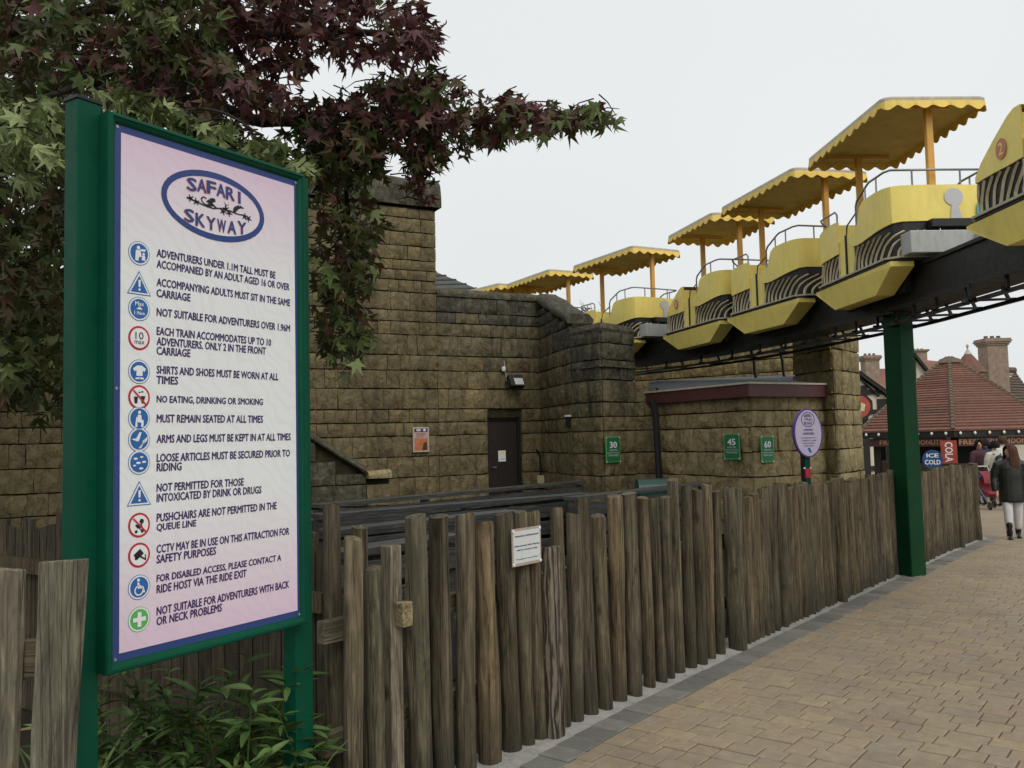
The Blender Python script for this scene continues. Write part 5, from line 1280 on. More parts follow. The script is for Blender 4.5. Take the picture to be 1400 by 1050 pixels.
def star(kind=0, curl=0.22, twist=0.0):
    P = [(0, 1.0), (24, .42), (50, .90), (78, .36), (112, .64), (140, .26), (180, .13)]
    if kind == 1: P = [(0, 1.0), (28, .36), (58, .82), (84, .33), (118, .5), (145, .22), (180, .13)]
    pts = [(math.radians(a), r) for a, r in P] + [(-math.radians(a), r) for a, r in P[1:-1]][::-1]
    vs = [(0, 0.05, 0.0)]
    for a, r in pts:
        x, y = r*math.sin(a), r*math.cos(a); vs.append((x*(1-.25*curl*r), y, -0.16*abs(x) - curl*r*r + twist*x*y + (0.05 if r < .5 else 0)))
    n = len(pts); fs = [(0, 1+(i+1) % n, 1+i) for i in range(n)]
    return np.array(vs, dtype=np.float32), np.array(fs, dtype=np.int32)
STARS = [star(0), star(1), star(0, .5, .25), star(1, .65, -.3), star(1, .4, .5)]
def leaf_soup(items, variants, mat, name, parent):
    """items: (pos, 3x3 as columns x, y, z, size, tint, variant) -> one mesh"""
    V, Fc, T = [], [], []; n = 0
    for pos, Mx, size, tint, k in items:
        vs, fs = variants[k]; w = (vs*size) @ np.array(Mx.transposed()) + np.array(pos)
        V.append(w); Fc.append(fs+n); T.append(np.full(len(vs), tint, dtype=np.float32)); n += len(vs)
    V = np.concatenate(V); Fc = np.concatenate(Fc); T = np.concatenate(T); off = np.array(worigin(parent)); V = V-off
    me = bpy.data.meshes.new(name); me.vertices.add(len(V)); me.vertices.foreach_set('co', V.astype(np.float32).ravel())
    me.loops.add(Fc.size); me.loops.foreach_set('vertex_index', Fc.ravel()); m = len(Fc); k = Fc.shape[1]
    me.polygons.add(m); me.polygons.foreach_set('loop_start', np.arange(0, m*k, k, dtype=np.int32))
    at = me.attributes.new('tint', 'FLOAT', 'POINT'); at.data.foreach_set('value', T); me.materials.append(mat); me.update(calc_edges=True); me.validate()
    o = link(bpy.data.objects.new(name, me)); o.parent = parent; o['kind'] = 'stuff'; return o
def leaf_objects(items, variants, mat, name, parent, steps=7):
    cache = {}
    for pos, Mx, size, tint, k in items:
        q = round(tint*steps)/steps; key = (k, q)
        if key not in cache:
            vs, fs = variants[k]; me = bpy.data.meshes.new(name); me.from_pydata(vs.tolist(), [], fs.tolist())
            at = me.attributes.new('tint', 'FLOAT', 'POINT'); at.data.foreach_set('value', np.full(len(vs), q, dtype=np.float32)); me.materials.append(mat); cache[key] = me
        o = link(bpy.data.objects.new(name, cache[key])); o.parent = parent; o.location = Vector(pos)-worigin(parent); o.rotation_euler = Mx.to_euler(); o.scale = (size,)*3
def split_big(items, n):
    def key(it):
        q = proj(it[0])
        return -(it[2]/q[2]) if (0 < q[0] < 1400 and 0 < q[1] < 1050 and q[2] < 7.0) else 1
    items.sort(key=key); return items[:n], items[n:]
def leaf_frame(r, down=0.5, up=0.5):
    a = r.uniform(0, 2*math.pi); t_ = Vector((math.cos(a), math.sin(a), -r.uniform(0.0, 2.0)*down)).normalized()
    n_ = Vector((r.gauss(0, 1), r.gauss(0, 1), r.gauss(0, 1)+up)); n_ = n_ - t_*n_.dot(t_)
    if n_.length < .05: n_ = t_.orthogonal()
    n_.normalize(); x = t_.cross(n_); return Matrix((x, t_, n_)).transposed()
TREE = thing('sweetgum_tree', (-2.45, 6.9, 0), 'autumn tree with dark maroon and green star leaves above the sign', 'tree')
tr_r = random.Random(5)
tb = Vector((-2.45, 6.9, 0)); trunk = [tb, tb+Vector((.02, -.02, .8)), tb+Vector((.0, -.05, 1.8)), tb+Vector((.05, -.1, 2.8)), tb+Vector((.1, -.2, 3.9)), tb+Vector((.2, -.35, 5.2)), tb+Vector((.3, -.5, 6.4))]
MB().tube(trunk, [.19, .15, .135, .125, .105, .075, .04], 12).build('trunk', M['bark'], TREE, smooth=60)
def px3(l): return [atY(x, y, Y) for x, y, Y in l]
limbs = [([trunk[3]] + px3([(270, 170, 6.2), (360, 165, 5.9), (440, 165, 5.8), (540, 160, 5.65), (650, 165, 5.6), (750, 168, 5.55), (825, 160, 5.5)]), .05),
         ([trunk[4]] + px3([(240, 70, 6.0), (340, 50, 5.7), (440, 45, 5.5), (530, 45, 5.4), (590, 50, 5.3)]), .05),
         ([trunk[3]] + px3([(170, 235, 6.4), (90, 315, 6.3), (40, 362, 6.2), (-60, 410, 6.0)]), .045),
         ([trunk[4]] + px3([(200, 40, 5.9), (150, 8, 5.3), (60, 35, 5.0), (-20, 52, 4.8), (-140, 80, 4.6)]), .05),
         (px3([(440, 165, 5.8), (470, 225, 5.9), (478, 320, 5.95), (482, 420, 6.0), (475, 500, 6.0)]), .02),
         ([trunk[3]] + px3([(260, 180, 5.4), (240, 160, 4.9), (290, 150, 4.3), (360, 185, 4.0)]), .012),
         ([trunk[4]] + px3([(150, 120, 5.2), (80, 130, 4.5), (30, 150, 4.0)]), .03),
         ([trunk[2]] + px3([(150, 380, 6.4), (70, 430, 6.3), (10, 455, 6.2), (-60, 480, 6.0)]), .03),
         ([trunk[5]] + px3([(330, -60, 6.0), (450, -40, 5.8), (540, 0, 5.6)]), .04), ([trunk[5]] + px3([(120, -100, 5.5), (-60, -80, 5.0)]), .04)]
for pts, r0 in limbs:
    pts = [Vector(p) for p in pts]; sp_ = []
    for i in range(len(pts)-1):
        p0, p1, p2, p3 = [pts[max(0, min(len(pts)-1, i+k))] for k in (-1, 0, 1, 2)]
        for j in range(4):
            t_ = j/4; sp_.append(0.5*((2*p1) + (-p0+p2)*t_ + (2*p0-5*p1+4*p2-p3)*t_*t_ + (-p0+3*p1-3*p2+p3)*t_**3) + Vector((tr_r.uniform(-1, 1), tr_r.uniform(-1, 1), tr_r.uniform(-1, 1)))*.012)
    sp_.append(pts[-1]); n = len(sp_)
    MB().tube(sp_, [r0*(1-.85*i/(n-1)) + .003 for i in range(n)], 7).build('branch', M['bark'], TREE, smooth=60)
# leaf regions: polygon in the picture, depth range, number, tints (lo, hi), leaf size
regions = [
 ([(300, -60), (525, -60), (560, 0), (612, 40), (606, 72), (570, 80), (520, 84), (450, 90), (400, 100), (330, 108), (285, 40)], (4.9, 6.4), 1150, (0.0, 0.36), .098),
 ([(-60, -80), (300, -80), (320, 60), (330, 118), (200, 122), (-60, 120)], (4.6, 6.8), 1800, (0.34, 0.8), .102),
 ([(60, 45), (330, 60), (420, 110), (400, 200), (260, 170), (120, 128), (60, 120)], (4.6, 6.0), 520, (0.05, 0.55), .098),
 ([(400, 132), (450, 125), (520, 105), (560, 92), (610, 95), (640, 118), (700, 128), (770, 140), (835, 143), (838, 172), (790, 178), (740, 185), (680, 195), (620, 210), (585, 235), (560, 228), (540, 205), (480, 232), (420, 225)], (5.2, 6.0), 1250, (0.08, 0.75), .097),
 ([(430, 225), (505, 230), (520, 300), (515, 360), (498, 400), (505, 470), (485, 510), (455, 505), (436, 480)], (5.4, 6.5), 620, (0.3, 0.86), .092),
 ([(-60, 120), (95, 120), (100, 560), (60, 575), (20, 560), (-60, 540)], (5.0, 7.4), 2600, (0.42, 0.78), .095),
 ([(-60, 135), (92, 130), (95, 215), (60, 255), (10, 260), (-60, 240)], (3.7, 4.6), 210, (0.85, 1.0), .095),
 ([(110, 105), (180, 118), (300, 165), (420, 215), (430, 238), (400, 235), (280, 190), (160, 150)], (4.3, 5.0), 250, (0.7, 1.0), .105),
 ([(90, 150), (440, 230), (440, 480), (90, 560)], (6.0, 7.8), 700, (0.4, 0.75), .085),
 ([(545, 200), (590, 215), (590, 285), (560, 280), (545, 240)], (5.4, 5.7), 60, (0.2, 0.6), .075),
 ([(395, 160), (520, 160), (530, 240), (470, 250), (400, 240)], (5.4, 6.2), 260, (0.5, 0.85), .095),
]
def inside(p, poly):
    x, y = p; c = False; n = len(poly)
    for i in range(n):
        (x0, y0), (x1, y1) = poly[i], poly[i-1]
        if (y0 > y) != (y1 > y) and x < (x1-x0)*(y-y0)/(y1-y0)+x0: c = not c
    return c
items, twigs = [], MB()
for poly, (d0, d1), num, (t0, t1), size in regions:
    xs_, ys_ = [p[0] for p in poly], [p[1] for p in poly]; made = 0
    while made < num:
        c = (tr_r.uniform(min(xs_), max(xs_)), tr_r.uniform(min(ys_), max(ys_)))
        if not inside(c, poly): continue
        Y = tr_r.uniform(d0, d1); P = atY(c[0], c[1], Y); tint0 = tr_r.uniform(t0, t1); m = tr_r.randint(4, 8)
        dirn = Vector((tr_r.uniform(-1, 1), tr_r.uniform(-.6, .6), tr_r.uniform(-.5, .4))).normalized()
        L = tr_r.uniform(.10, .22); twigs.tube([P-dirn*L*.5, P+Vector((0, 0, .02)), P+dirn*L*.5], [.005, .004, .002], 4, caps=False)
        for k in range(m):
            q = P + dirn*L*tr_r.uniform(-.5, .55) + Vector((tr_r.gauss(0, .05), tr_r.gauss(0, .05), tr_r.gauss(-.03, .045)))
            pq = proj(q)
            if not inside((pq[0]+tr_r.uniform(-12, 12), pq[1]+tr_r.uniform(-10, 10)), poly): continue
            items.append((q, leaf_frame(tr_r, .9, .6), size*tr_r.uniform(.5, 1.15), min(1, max(0, tint0 + tr_r.gauss(0, .09))), tr_r.randint(0, 4))); made += 1
# crown leaves added to the left, mostly out of frame, to shade the castle wall
for k in range(620):
    P = Vector((tr_r.uniform(-9.5, -4.0), tr_r.uniform(7.6, 13.0), tr_r.uniform(3.0, 7.6)))
    if P.x > -0.42*P.y: P.z = max(P.z, 4.2)
    P.z = max(P.z, 2.55 + 0.02*P.y)
    for m in range(5):
        items.append((P + Vector((tr_r.gauss(0, .16), tr_r.gauss(0, .16), tr_r.gauss(0, .12))), leaf_frame(tr_r, .9, .6), tr_r.uniform(.12, .2), tr_r.uniform(.45, .78), tr_r.randint(0, 4)))
o = twigs.build('twigs', M['bark'], TREE); o['kind'] = 'stuff'
big, rest = split_big(items, 300)
leaf_objects(big, STARS, M['leaf'], 'leaf', TREE); leaf_soup(rest, STARS, M['leaf'], 'crown', TREE)
# ------------------------------------------------------------------ shrubs and strap leaves in the bed
M['shrubleaf'] = leaf_mat('shrub_leaf', [(0.0, (0.035, 0.07, 0.016)), (0.5, (0.085, 0.15, 0.038)), (0.85, (0.16, 0.25, 0.075)), (1.0, (0.28, 0.24, 0.09))], .2)
def lance():
    vs, fs = [], []; prof = [(0, .015), (.2, .09), (.45, .13), (.7, .095), (.9, .04), (1.0, .004)]
    for y, w in prof: vs += [(-w, y, .05-.22*y*y+.35*w), (0, y, .05-.22*y*y), (w, y, .05-.22*y*y+.35*w)]
    for i in range(len(prof)-1):
        for k in (0, 1): fs.append((i*3+k, i*3+k+1, i*3+k+4, i*3+k+3))
    return np.array(vs, dtype=np.float32), np.array(fs, dtype=np.int32)
LANCE = [lance()]
sr = random.Random(9)
def shrub(loc, nst, hgt, spread, lsize, label, big_n=120, wide=1.0):
    o = thing('leafy_shrub', loc, label, 'shrub'); its = []; st = MB(); loc = Vector(loc)
    for s in range(nst):
        a = sr.uniform(0, 6.28); b0_ = loc + Vector((sr.gauss(0, .16*wide), sr.gauss(0, .10), 0)); h = hgt*sr.uniform(.5, 1.0)
        tip = b0_ + Vector((math.cos(a)*spread*sr.uniform(.3, 1)*wide, math.sin(a)*spread*.6*sr.uniform(.3, 1), h)); pts = []
        for j in range(7):
            f = j/6; pts.append(b0_.lerp(tip, f) + Vector((0, 0, .12*h*math.sin(f*3.14))))
        st.tube(pts, [.006-.0006*j for j in range(7)], 5, caps=False)
        for k in range(sr.randint(12, 20)):
            f = sr.uniform(.22, 1.0); p = b0_.lerp(tip, f) + Vector((0, 0, .12*h*math.sin(f*3.14))); an = sr.uniform(0, 6.28)
            t_ = Vector((math.cos(an), math.sin(an), sr.uniform(-.1, .9))).normalized(); n_ = (UP + Vector((sr.uniform(-.4, .4), sr.uniform(-.4, .4), 0))); n_ = (n_-t_*n_.dot(t_)).normalized()
            its.append((p, Matrix((t_.cross(n_), t_, n_)).transposed(), lsize*sr.uniform(.6, 1.25), min(1, abs(sr.gauss(.45, .22))), 0))
    s_ = st.build('stem', M['shrubleaf'], o); at = s_.data.attributes.new('tint', 'FLOAT', 'POINT'); at.data.foreach_set('value', [.3]*len(s_.data.vertices))
    b_, r_ = split_big(its, big_n); leaf_objects(b_, LANCE, M['shrubleaf'], 'leaf', o); leaf_soup(r_, LANCE, M['shrubleaf'], 'foliage', o)
shrub((-1.72, 4.35, 0), 24, .82, .34, .15, 'tallest bushy green shrub under the middle of the sign', 120, 1.2)
shrub((-1.25, 4.22, 0), 16, .80, .30, .15, 'green shrub by the right post of the sign', 90)
shrub((-1.55, 3.85, 0), 18, .52, .34, .14, 'low broad green shrub in front of the sign', 90, 1.4)
shrub((-2.30, 4.6, 0), 12, .55, .3, .13, 'small green shrub just right of the left sign post', 60)
def straps(loc, n, h, label):
    o = thing('strap_leaf_plant', loc, label, 'plant', 'strap leaved plants in the bed'); loc = Vector(loc)
    for k in range(n):
        a = sr.uniform(0, 6.28); l = h*sr.uniform(.6, 1.1); w = sr.uniform(.010, .018); mb = MB(); d = Vector((math.cos(a), math.sin(a), 0)); s = Vector((-d.y, d.x, 0)); bend = sr.uniform(.2, .7)
        b0_ = loc + Vector((sr.gauss(0, .06), sr.gauss(0, .06), 0))
        for j in range(7):
            f = j/6; p = b0_ + d*(bend*l*f*f) + UP*(l*(f-.35*bend*f*f*f)); ww = w*(1-f**2.5)+.001; mb.v += [p-s*ww, p+s*ww+UP*.002]
        for j in range(6): mb.f.append([2*j, 2*j+1, 2*j+3, 2*j+2]); mb.m.append(0)
        lo = mb.build('leaf', M['shrubleaf'], o); at = lo.data.attributes.new('tint', 'FLOAT', 'POINT'); at.data.foreach_set('value', [sr.uniform(.4, .95)]*14)
straps((-1.86, 3.28, 0), 22, .75, 'strap leaved plant between the two pale grey planks')
straps((-2.0, 3.95, 0), 16, .72, 'strap leaved plant right beside the left sign post')
straps((-1.02, 4.02, 0), 8, .55, 'thin strap leaved plant at the foot of the right sign post')
# ------------------------------------------------------------------ snack kiosk and houses behind
t = NT('terracotta_tile', 0.85, 0.25); v = t.coord('World')
c = t.ramp(t.rnd(), [(0, (0.17, 0.085, 0.066)), (0.5, (0.21, 0.105, 0.08)), (1, (0.25, 0.13, 0.098))])
c = t.mix(0.7, c, t.ramp(t.noise(v, 7, 6, 0.7), [(0.3, (0.65, 0.65, 0.65)), (0.7, (1.25, 1.22, 1.2))]), 'MULTIPLY')
c = t.mix(t.ramp(t.noise(v, 0.9, 5), [(0.5, (0, 0, 0)), (0.75, (0.5,)*3)]), c, (0.12, 0.085, 0.06)); t.col(c); t.bump(t.noise(v, 20, 4), .4, .03); M['tile'] = t.mat
M['tile_ridge'] = paint('mossy_ridge_tile', (0.14, 0.105, 0.07), 0.9, 0.25, 6, 0.3)
M['tile_brown'] = paint('brown_roof_tile', (0.12, 0.085, 0.065), 0.9, 0.25, 5, 0.3)
M['brickwork'] = paint('chimney_brick', (0.30, 0.22, 0.165), 0.9, 0.25, 5, 0.3, 0.3)
M['render'] = paint('cream_render', (0.68, 0.62, 0.48), 0.85, 0.06, 3, 0.1)
M['timber'] = paint('black_timber', (0.014, 0.012, 0.011), 0.7, 0.2, 5)
KC = atY(1303, 590, 29.0); kz = gz(KC.x, 27.5); KR = 3.15; ke = atY(1297, 588, 25.8).z; ka = atY(1303, 489, 29).z
kdir = Vector((-KC.x, -KC.y, 0)).normalized(); kphi = math.atan2(kdir.y, kdir.x)
KIO = thing('snack_kiosk', (KC.x, KC.y, kz), 'six-sided snack kiosk with terracotta tiled roof and red donut signs', 'kiosk')
def kp(i, r, z): a = kphi + i*math.pi/3; return Vector((KC.x + r*math.cos(a), KC.y + r*math.sin(a), z))
roof = MB(); nC = 30
for s in range(6):
    for k in range(nC):
        f0, f1 = k/nC, (k+1)/nC
        def rz(f): return ke + (ka-ke)*(f**0.92)
        r0, r1 = KR*(1-f0)+.06*f0, KR*(1-f1)+.06*f1
        z0, z1 = rz(f0), rz(f1)
        n_ = Vector((math.cos(kphi+(s+.5)*math.pi/3), math.sin(kphi+(s+.5)*math.pi/3), 0))
        a, b = kp(s, r0, z0+.03)+n_*.03, kp(s+1, r0, z0+.03)+n_*.03; c_, d_ = kp(s+1, r1, z1), kp(s, r1, z1)
        roof.add([a, b, c_, d_, a-UP*.06-n_*.02, b-UP*.06-n_*.02], [(0, 1, 2, 3), (4, 5, 1, 0)])
RFK = roof.build('roof', M['tile'], KIO)
for s in range(6):
    mb = MB()
    for k in range(24):
        f0, f1 = k/24, (k+.95)/24; a = kp(s, KR*(1-f0)+.06*f0, ke+(ka-ke)*f0**.92); b = kp(s, KR*(1-f1)+.06*f1, ke+(ka-ke)*f1**.92)
        mb.tube([a+UP*.015, b+UP*.005], [.075, .065], 6)
    mb.build('hip_tiles', M['tile_ridge'], RFK)
MB().lathe((KC.x, KC.y, ka-.12), [(.42, -.06), (.30, .08), (.14, .13), (.02, .15)], 10).build('roof_cap', M['tile_ridge'], RFK, smooth=50)
mb = MB()
for s in range(6):
    a, b = kp(s, KR-.06, ke-.12), kp(s+1, KR-.06, ke-.12); mb.bar(a, b, .06, .2)
mb.build('fascia', M['timber'], KIO)
t = NT('bulb_glass', 0.3, 0.5); t.col((0.8, 0.8, 0.78)); M['bulb'] = t.mat
for s in (-1, 0, 1):
    for k in range(7):
        p = kp(s, KR-.01, ke-.1).lerp(kp(s+1, KR-.01, ke-.1), (k+.5)/7) + Vector((kdir.x, kdir.y, 0))*.05
        MB().lathe(p, [(.012, -.05), (.04, -.02), (.04, .02), (.012, .05)], 8).build('bulb', M['bulb'], KIO, smooth=60)
for s in range(6):
    a = kp(s, KR-.55, kz); MB().box((a.x, a.y, (kz+ke)/2), (.2, .2, ke-kz), kphi).build('post', M['timber'], KIO)
M['counter'] = paint('kiosk_counter', (0.05, 0.028, 0.02), 0.6, 0.3, 5)
for s in (-2, -1, 0, 1):
    a, b = kp(s, KR-.6, 0), kp(s+1, KR-.6, 0); MB().bar(a+UP*(kz+.5), b+UP*(kz+.5), .08, 1.0).build('counter', M['counter'], KIO)
mb = MB()
for s in range(6):
    a, b = kp(s, 1.5, kz), kp(s+1, 1.5, kz); mb.prism([a, b, b+UP*(ke-kz), a+UP*(ke-kz)], (0, 0.05, 0))
mb.build('core', M['timber'], KIO)
M['signwood'] = paint('dark_red_signboard', (0.07, 0.025, 0.018), 0.6, 0.2, 5); M['signtext'] = paint('faded_orange_letters', (0.42, 0.22, 0.14), 0.6, 0.1)
for s, words in ((-1, (('FRESH', .30), ('DONUTS', .74))), (0, (('FRESH', .18), ('FRESH', .46), ('DONUTS', .74)))):
    a, b = kp(s, KR-.16, ke-.36), kp(s+1, KR-.16, ke-.36)
    if s == -1: a, b = b, a
    A = (b-a).normalized(); Nn = Vector((A.y, -A.x, 0)); Nn = Nn if Nn.dot(a) < 0 else -Nn
    if A.x < 0: a, b, A = b, a, -A
    L = (b-a).length; F = (Vector((a.x, a.y, 0)), A, UP, Nn); zc = ke-.36
    sb = flat(rect(.15, L-.15, zc-.13, zc+.13), F, 0, .04).build('signboard', M['signwood'], KIO)
    for wd, f in words: text('lettering', wd, M['signtext'], sb, F, L*f, zc, .004, w=.72 if wd == 'FRESH' else .85, h=.15, align='C', bold=.03)
# red and blue hanging signs on the kiosk
a = atY(1297.5, 618, 25.3); A = Vector((-kdir.y, kdir.x, 0)); A = A if A.x > 0 else -A; F = (Vector((a.x, a.y, 0)), A, UP, Vector((kdir.x, kdir.y, 0)))
RS = thing('red_sign', (a.x, a.y, kz), 'upright red drinks sign with white letters on the kiosk corner', 'sign')
M['redsign'] = paint('red_sign_face', (0.38, 0.06, 0.035), 0.5, 0.2, 6)
flat(rect(-.21, .21, a.z-.33, a.z+.33), F, 0, .06).build('panel', M['redsign'], RS)
me = text_mesh('COLA', M['white'], w=.56, h=.2, align='C', bold=.03); Mx = Matrix((-F[2], -F[3], F[1])).transposed().to_4x4(); Mx.translation = F[0] + UP*a.z + F[3]*.006 - worigin(RS); me.transform(Mx)
o = link(bpy.data.objects.new('lettering', me)); o.parent = RS
MB().bar((a.x+.05, a.y+.12, kz), (a.x+.05, a.y+.12, ke-.2), .1, .1).build('post', M['timber'], RS)
b_ = atY(1275, 628, 25.2); F2 = (Vector((b_.x, b_.y, 0)), A, UP, Vector((kdir.x, kdir.y, 0)))
BS = thing('blue_sign', (b_.x, b_.y, kz), 'round blue sign with white lettering left of the red drinks sign', 'sign')
MB().bar((b_.x, b_.y+.08, kz), (b_.x, b_.y+.08, b_.z), .06, .06).build('post', M['timber'], BS)
M['bluesign'] = paint('blue_sign_face', (0.015, 0.07, 0.22), 0.5, 0.2, 6)
bp_ = flat(ell(0, b_.z, .27, .27, 20), F2, 0, .05).build('panel', M['bluesign'], BS)
text('lettering', 'ICE', M['white'], bp_, F2, 0, b_.z+.11, .004, w=.3, h=.11, align='C', bold=.04); text('lettering', 'COLD', M['white'], bp_, F2, 0, b_.z-.08, .004, w=.4, h=.13, align='C', bold=.04)
# timber framed house
def hx(px, py, Y): return atY(px, py, Y)
HY = 38.0
HS = thing('timber_framed_house', (hx(1190, 600, HY).x, HY, gz(0, HY)), 'black and white timber framed house behind the stone tower', 'house')
wl_, wr_ = hx(1120, 600, HY).x, hx(1213, 600, HY).x; apx = hx(1162, 503, HY); evr = hx(1216, 542, HY); evl_x = 2*apx.x-evr.x; z0 = gz(0, HY)-.1
MB().prism([(evl_x+.2, HY, z0), (evr.x-.2, HY, z0), (evr.x-.2, HY, evr.z), (apx.x, HY, apx.z-.1), (evl_x+.2, HY, evr.z)], (0, 6, 0)).build('wall', M['render'], HS)
for a, b in ((apx, evr), (apx, Vector((evl_x, HY, evr.z)))): MB().bar(a+Vector((0, -.1, 0)), Vector((b.x, HY-.1, b.z)), .14, .34, up=(0, 1, 0)).build('bargeboard', M['timber'], HS)
mb = MB()
mb.add([apx+Vector((0, -.3, .1)), Vector((evr.x+.15, HY-.3, evr.z-.02)), Vector((evr.x+.15, HY+6, evr.z-.02)), apx+Vector((0, 6, .1)), Vector((evl_x, HY-.3, evr.z)), Vector((evl_x, HY+6, evr.z))], [(0, 1, 2, 3), (0, 3, 5, 4)]); mb.build('roof', M['tile_brown'], HS)
ztop = evr.z
for px in (1182, 1204, 1214, 1166): x = hx(px, 560, HY).x; MB().bar((x, HY-.04, z0), (x, HY-.04, ztop+(.5 if px < 1200 else -.1)), .06, .26 if px != 1204 else .3, up=(1, 0, 0)).build('timber', M['timber'], HS)
for py in (536, 563, 583, 604, 640): z = hx(1195, py, HY).z; MB().bar((evl_x+.3, HY-.05, z), (evr.x-.15, HY-.05, z), .06, .2).build('timber', M['timber'], HS)
p = hx(1187, 520, HY); MB().bar((p.x-.5, HY-.05, p.z+.2), (p.x+.4, HY-.05, p.z-.7), .06, .22, up=(0, 1, 0)).build('timber', M['timber'], HS)
rsn = hx(1175, 556, HY-.4); F = (Vector((rsn.x, rsn.y, 0)), Vector((1, 0, 0)), UP, Vector((0, -1, 0)))
RR = thing('round_sign', rsn, 'octagonal red shop sign in a black frame on the timber framed house', 'sign')
flat(ell(0, rsn.z, .62, .62, 8, .39, 6.67), F, 0, .1).build('frame', M['timber'], RR); flat(ell(0, rsn.z, .47, .47, 20), F, .006).build('disc', M['redsign'], RR); flat([(-.25, rsn.z-.12), (.2, rsn.z-.2), (.25, rsn.z+.1), (-.05, rsn.z+.22)], F, .012).build('mark', M['cream'], RR)
# side dormer and chimney of that house
dr0, dr1 = hx(1190, 503, 41), hx(1224, 540, 41)
mb = MB(); mb.add([hx(1195, 504, 41), hx(1232, 504, 41), hx(1214, 536, 39.5), hx(1184, 520, 40)], [(0, 1, 2, 3)]); mb.add([hx(1195, 504, 41), hx(1232, 504, 41), hx(1232, 560, 46), hx(1190, 560, 46)], [(0, 1, 2, 3)]); mb.build('dormer_roof', M['tile'], HS)
def chimney(px0, px1, py0, py1, Y, label, pots=3):
    a, b = hx(px0, py1, Y), hx(px1, py0, Y); w = b.x-a.x; cx = (a.x+b.x)/2; H_ = b.z-a.z
    o = thing('chimney', (cx, Y, a.z-2), label, 'chimney'); MB().box((cx, Y, a.z+H_*.38-1), (w*.78, w*.7, H_*.78+2)).build('stack', M['brickwork'], o)
    mb = MB()
    for k, f in enumerate((.86, .95, 1.03, .98)): mb.box((cx, Y, b.z-H_*.2+k*H_*.055), (w*f, w*f*.9, H_*.0545))
    mb.build('corbel', M['brickwork'], o)
    for k in range(pots): MB().lathe((cx+(k-(pots-1)/2)*w*.24, Y, b.z+H_*.01), [(w*.09, 0), (w*.07, H_*.07), (w*.085, H_*.08)], 8).build('pot', M['tile_ridge'], o)
chimney(1178, 1201, 486, 520, 40.5, 'narrow brick chimney at the left above the timber framed house'); chimney(1244, 1266, 478, 496, 46, 'short brick chimney just right of the green pillar'); chimney(1341, 1374, 463, 507, 42, 'widest brick chimney at the right behind the kiosk roof', 3)
# right hand house: gable, turret, long roof
H2 = thing('tiled_roof_house', (hx(1330, 600, 42).x, 42, gz(0, 42)), 'large house with brown tiled roof, gable and turret behind the kiosk', 'house')
a, b = hx(1225, 560, 42), hx(1420, 560, 42)
MB().box(((a.x+b.x)/2, 44, (a.z+gz(0, 42))/2), (b.x-a.x, 4, a.z-gz(0, 42)+.2)).build('wall', M['render'], H2)
r0, r1 = hx(1328, 506, 43), hx(1388, 508, 43); e0, e1 = hx(1318, 566, 40.5), hx(1432, 570, 40.5)
mb = MB(); rows = 16
for k in range(rows):
    f0, f1 = k/rows, (k+1)/rows; a_, b2 = e0.lerp(r0, f0), e1.lerp(r1, f0); c2, d2 = e1.lerp(r1, f1), e0.lerp(r0, f1); mb.add([a_+Vector((0, -.04, .03)), b2+Vector((0, -.04, .03)), c2, d2], [(0, 1, 2, 3)])
mb.add([e1, e1+Vector((0, 6, 0)), r1], [(0, 1, 2)]); mb.build('roof', M['tile_brown'], H2); MB().tube([r0+UP*.05, r1+UP*.05], .16, 8).build('ridge', M['tile_ridge'], H2)
tp = hx(1323, 481, 41); w_ = hx(1348, 508, 41).x-tp.x; zb_ = hx(1323, 510, 41).z
MB().lathe((tp.x, 41, 0), [(w_*1.05, zb_), (w_*.62, zb_+(tp.z-zb_)*.45), (w_*.3, zb_+(tp.z-zb_)*.8), (.03, tp.z)], 8).build('turret_roof', M['tile'], H2)
MB().lathe((tp.x, 41, tp.z-.12), [(.18, 0), (.12, .12), (.04, .22), (.04, .34), (.08, .4), (.01, .5)], 8).build('finial', M['trimgrey'], H2, smooth=50)
ga, gb = hx(1247, 485, 41.5), hx(1268, 510, 41.5); gl_x = 2*ga.x-gb.x
MB().prism([(gl_x, 41.5, gb.z-2), (gb.x, 41.5, gb.z-2), (gb.x, 41.5, gb.z), (ga.x, 41.5, ga.z), (gl_x, 41.5, gb.z)], (0, 2, 0)).build('gable', M['render'], H2)
for q in (gb, Vector((gl_x, 41.5, gb.z))): MB().bar(ga+Vector((0, -.1, .05)), Vector((q.x, 41.4, q.z)), .12, .3, up=(0, 1, 0)).build('bargeboard', M['timber'], H2)
MB().bar((ga.x, 41.42, gb.z-1), (ga.x+.0, 41.42, ga.z-.2), .06, .2, up=(1, 0, 0)).build('timber', M['timber'], H2)
mb = MB(); p0, p1, p2, p3 = hx(1254, 491, 43), hx(1284, 494, 43), hx(1290, 520, 41.3), hx(1262, 516, 41.3); mb.add([p0, p1, p2, p3], [(0, 1, 2, 3)]); mb.build('roof', M['tile'], H2)
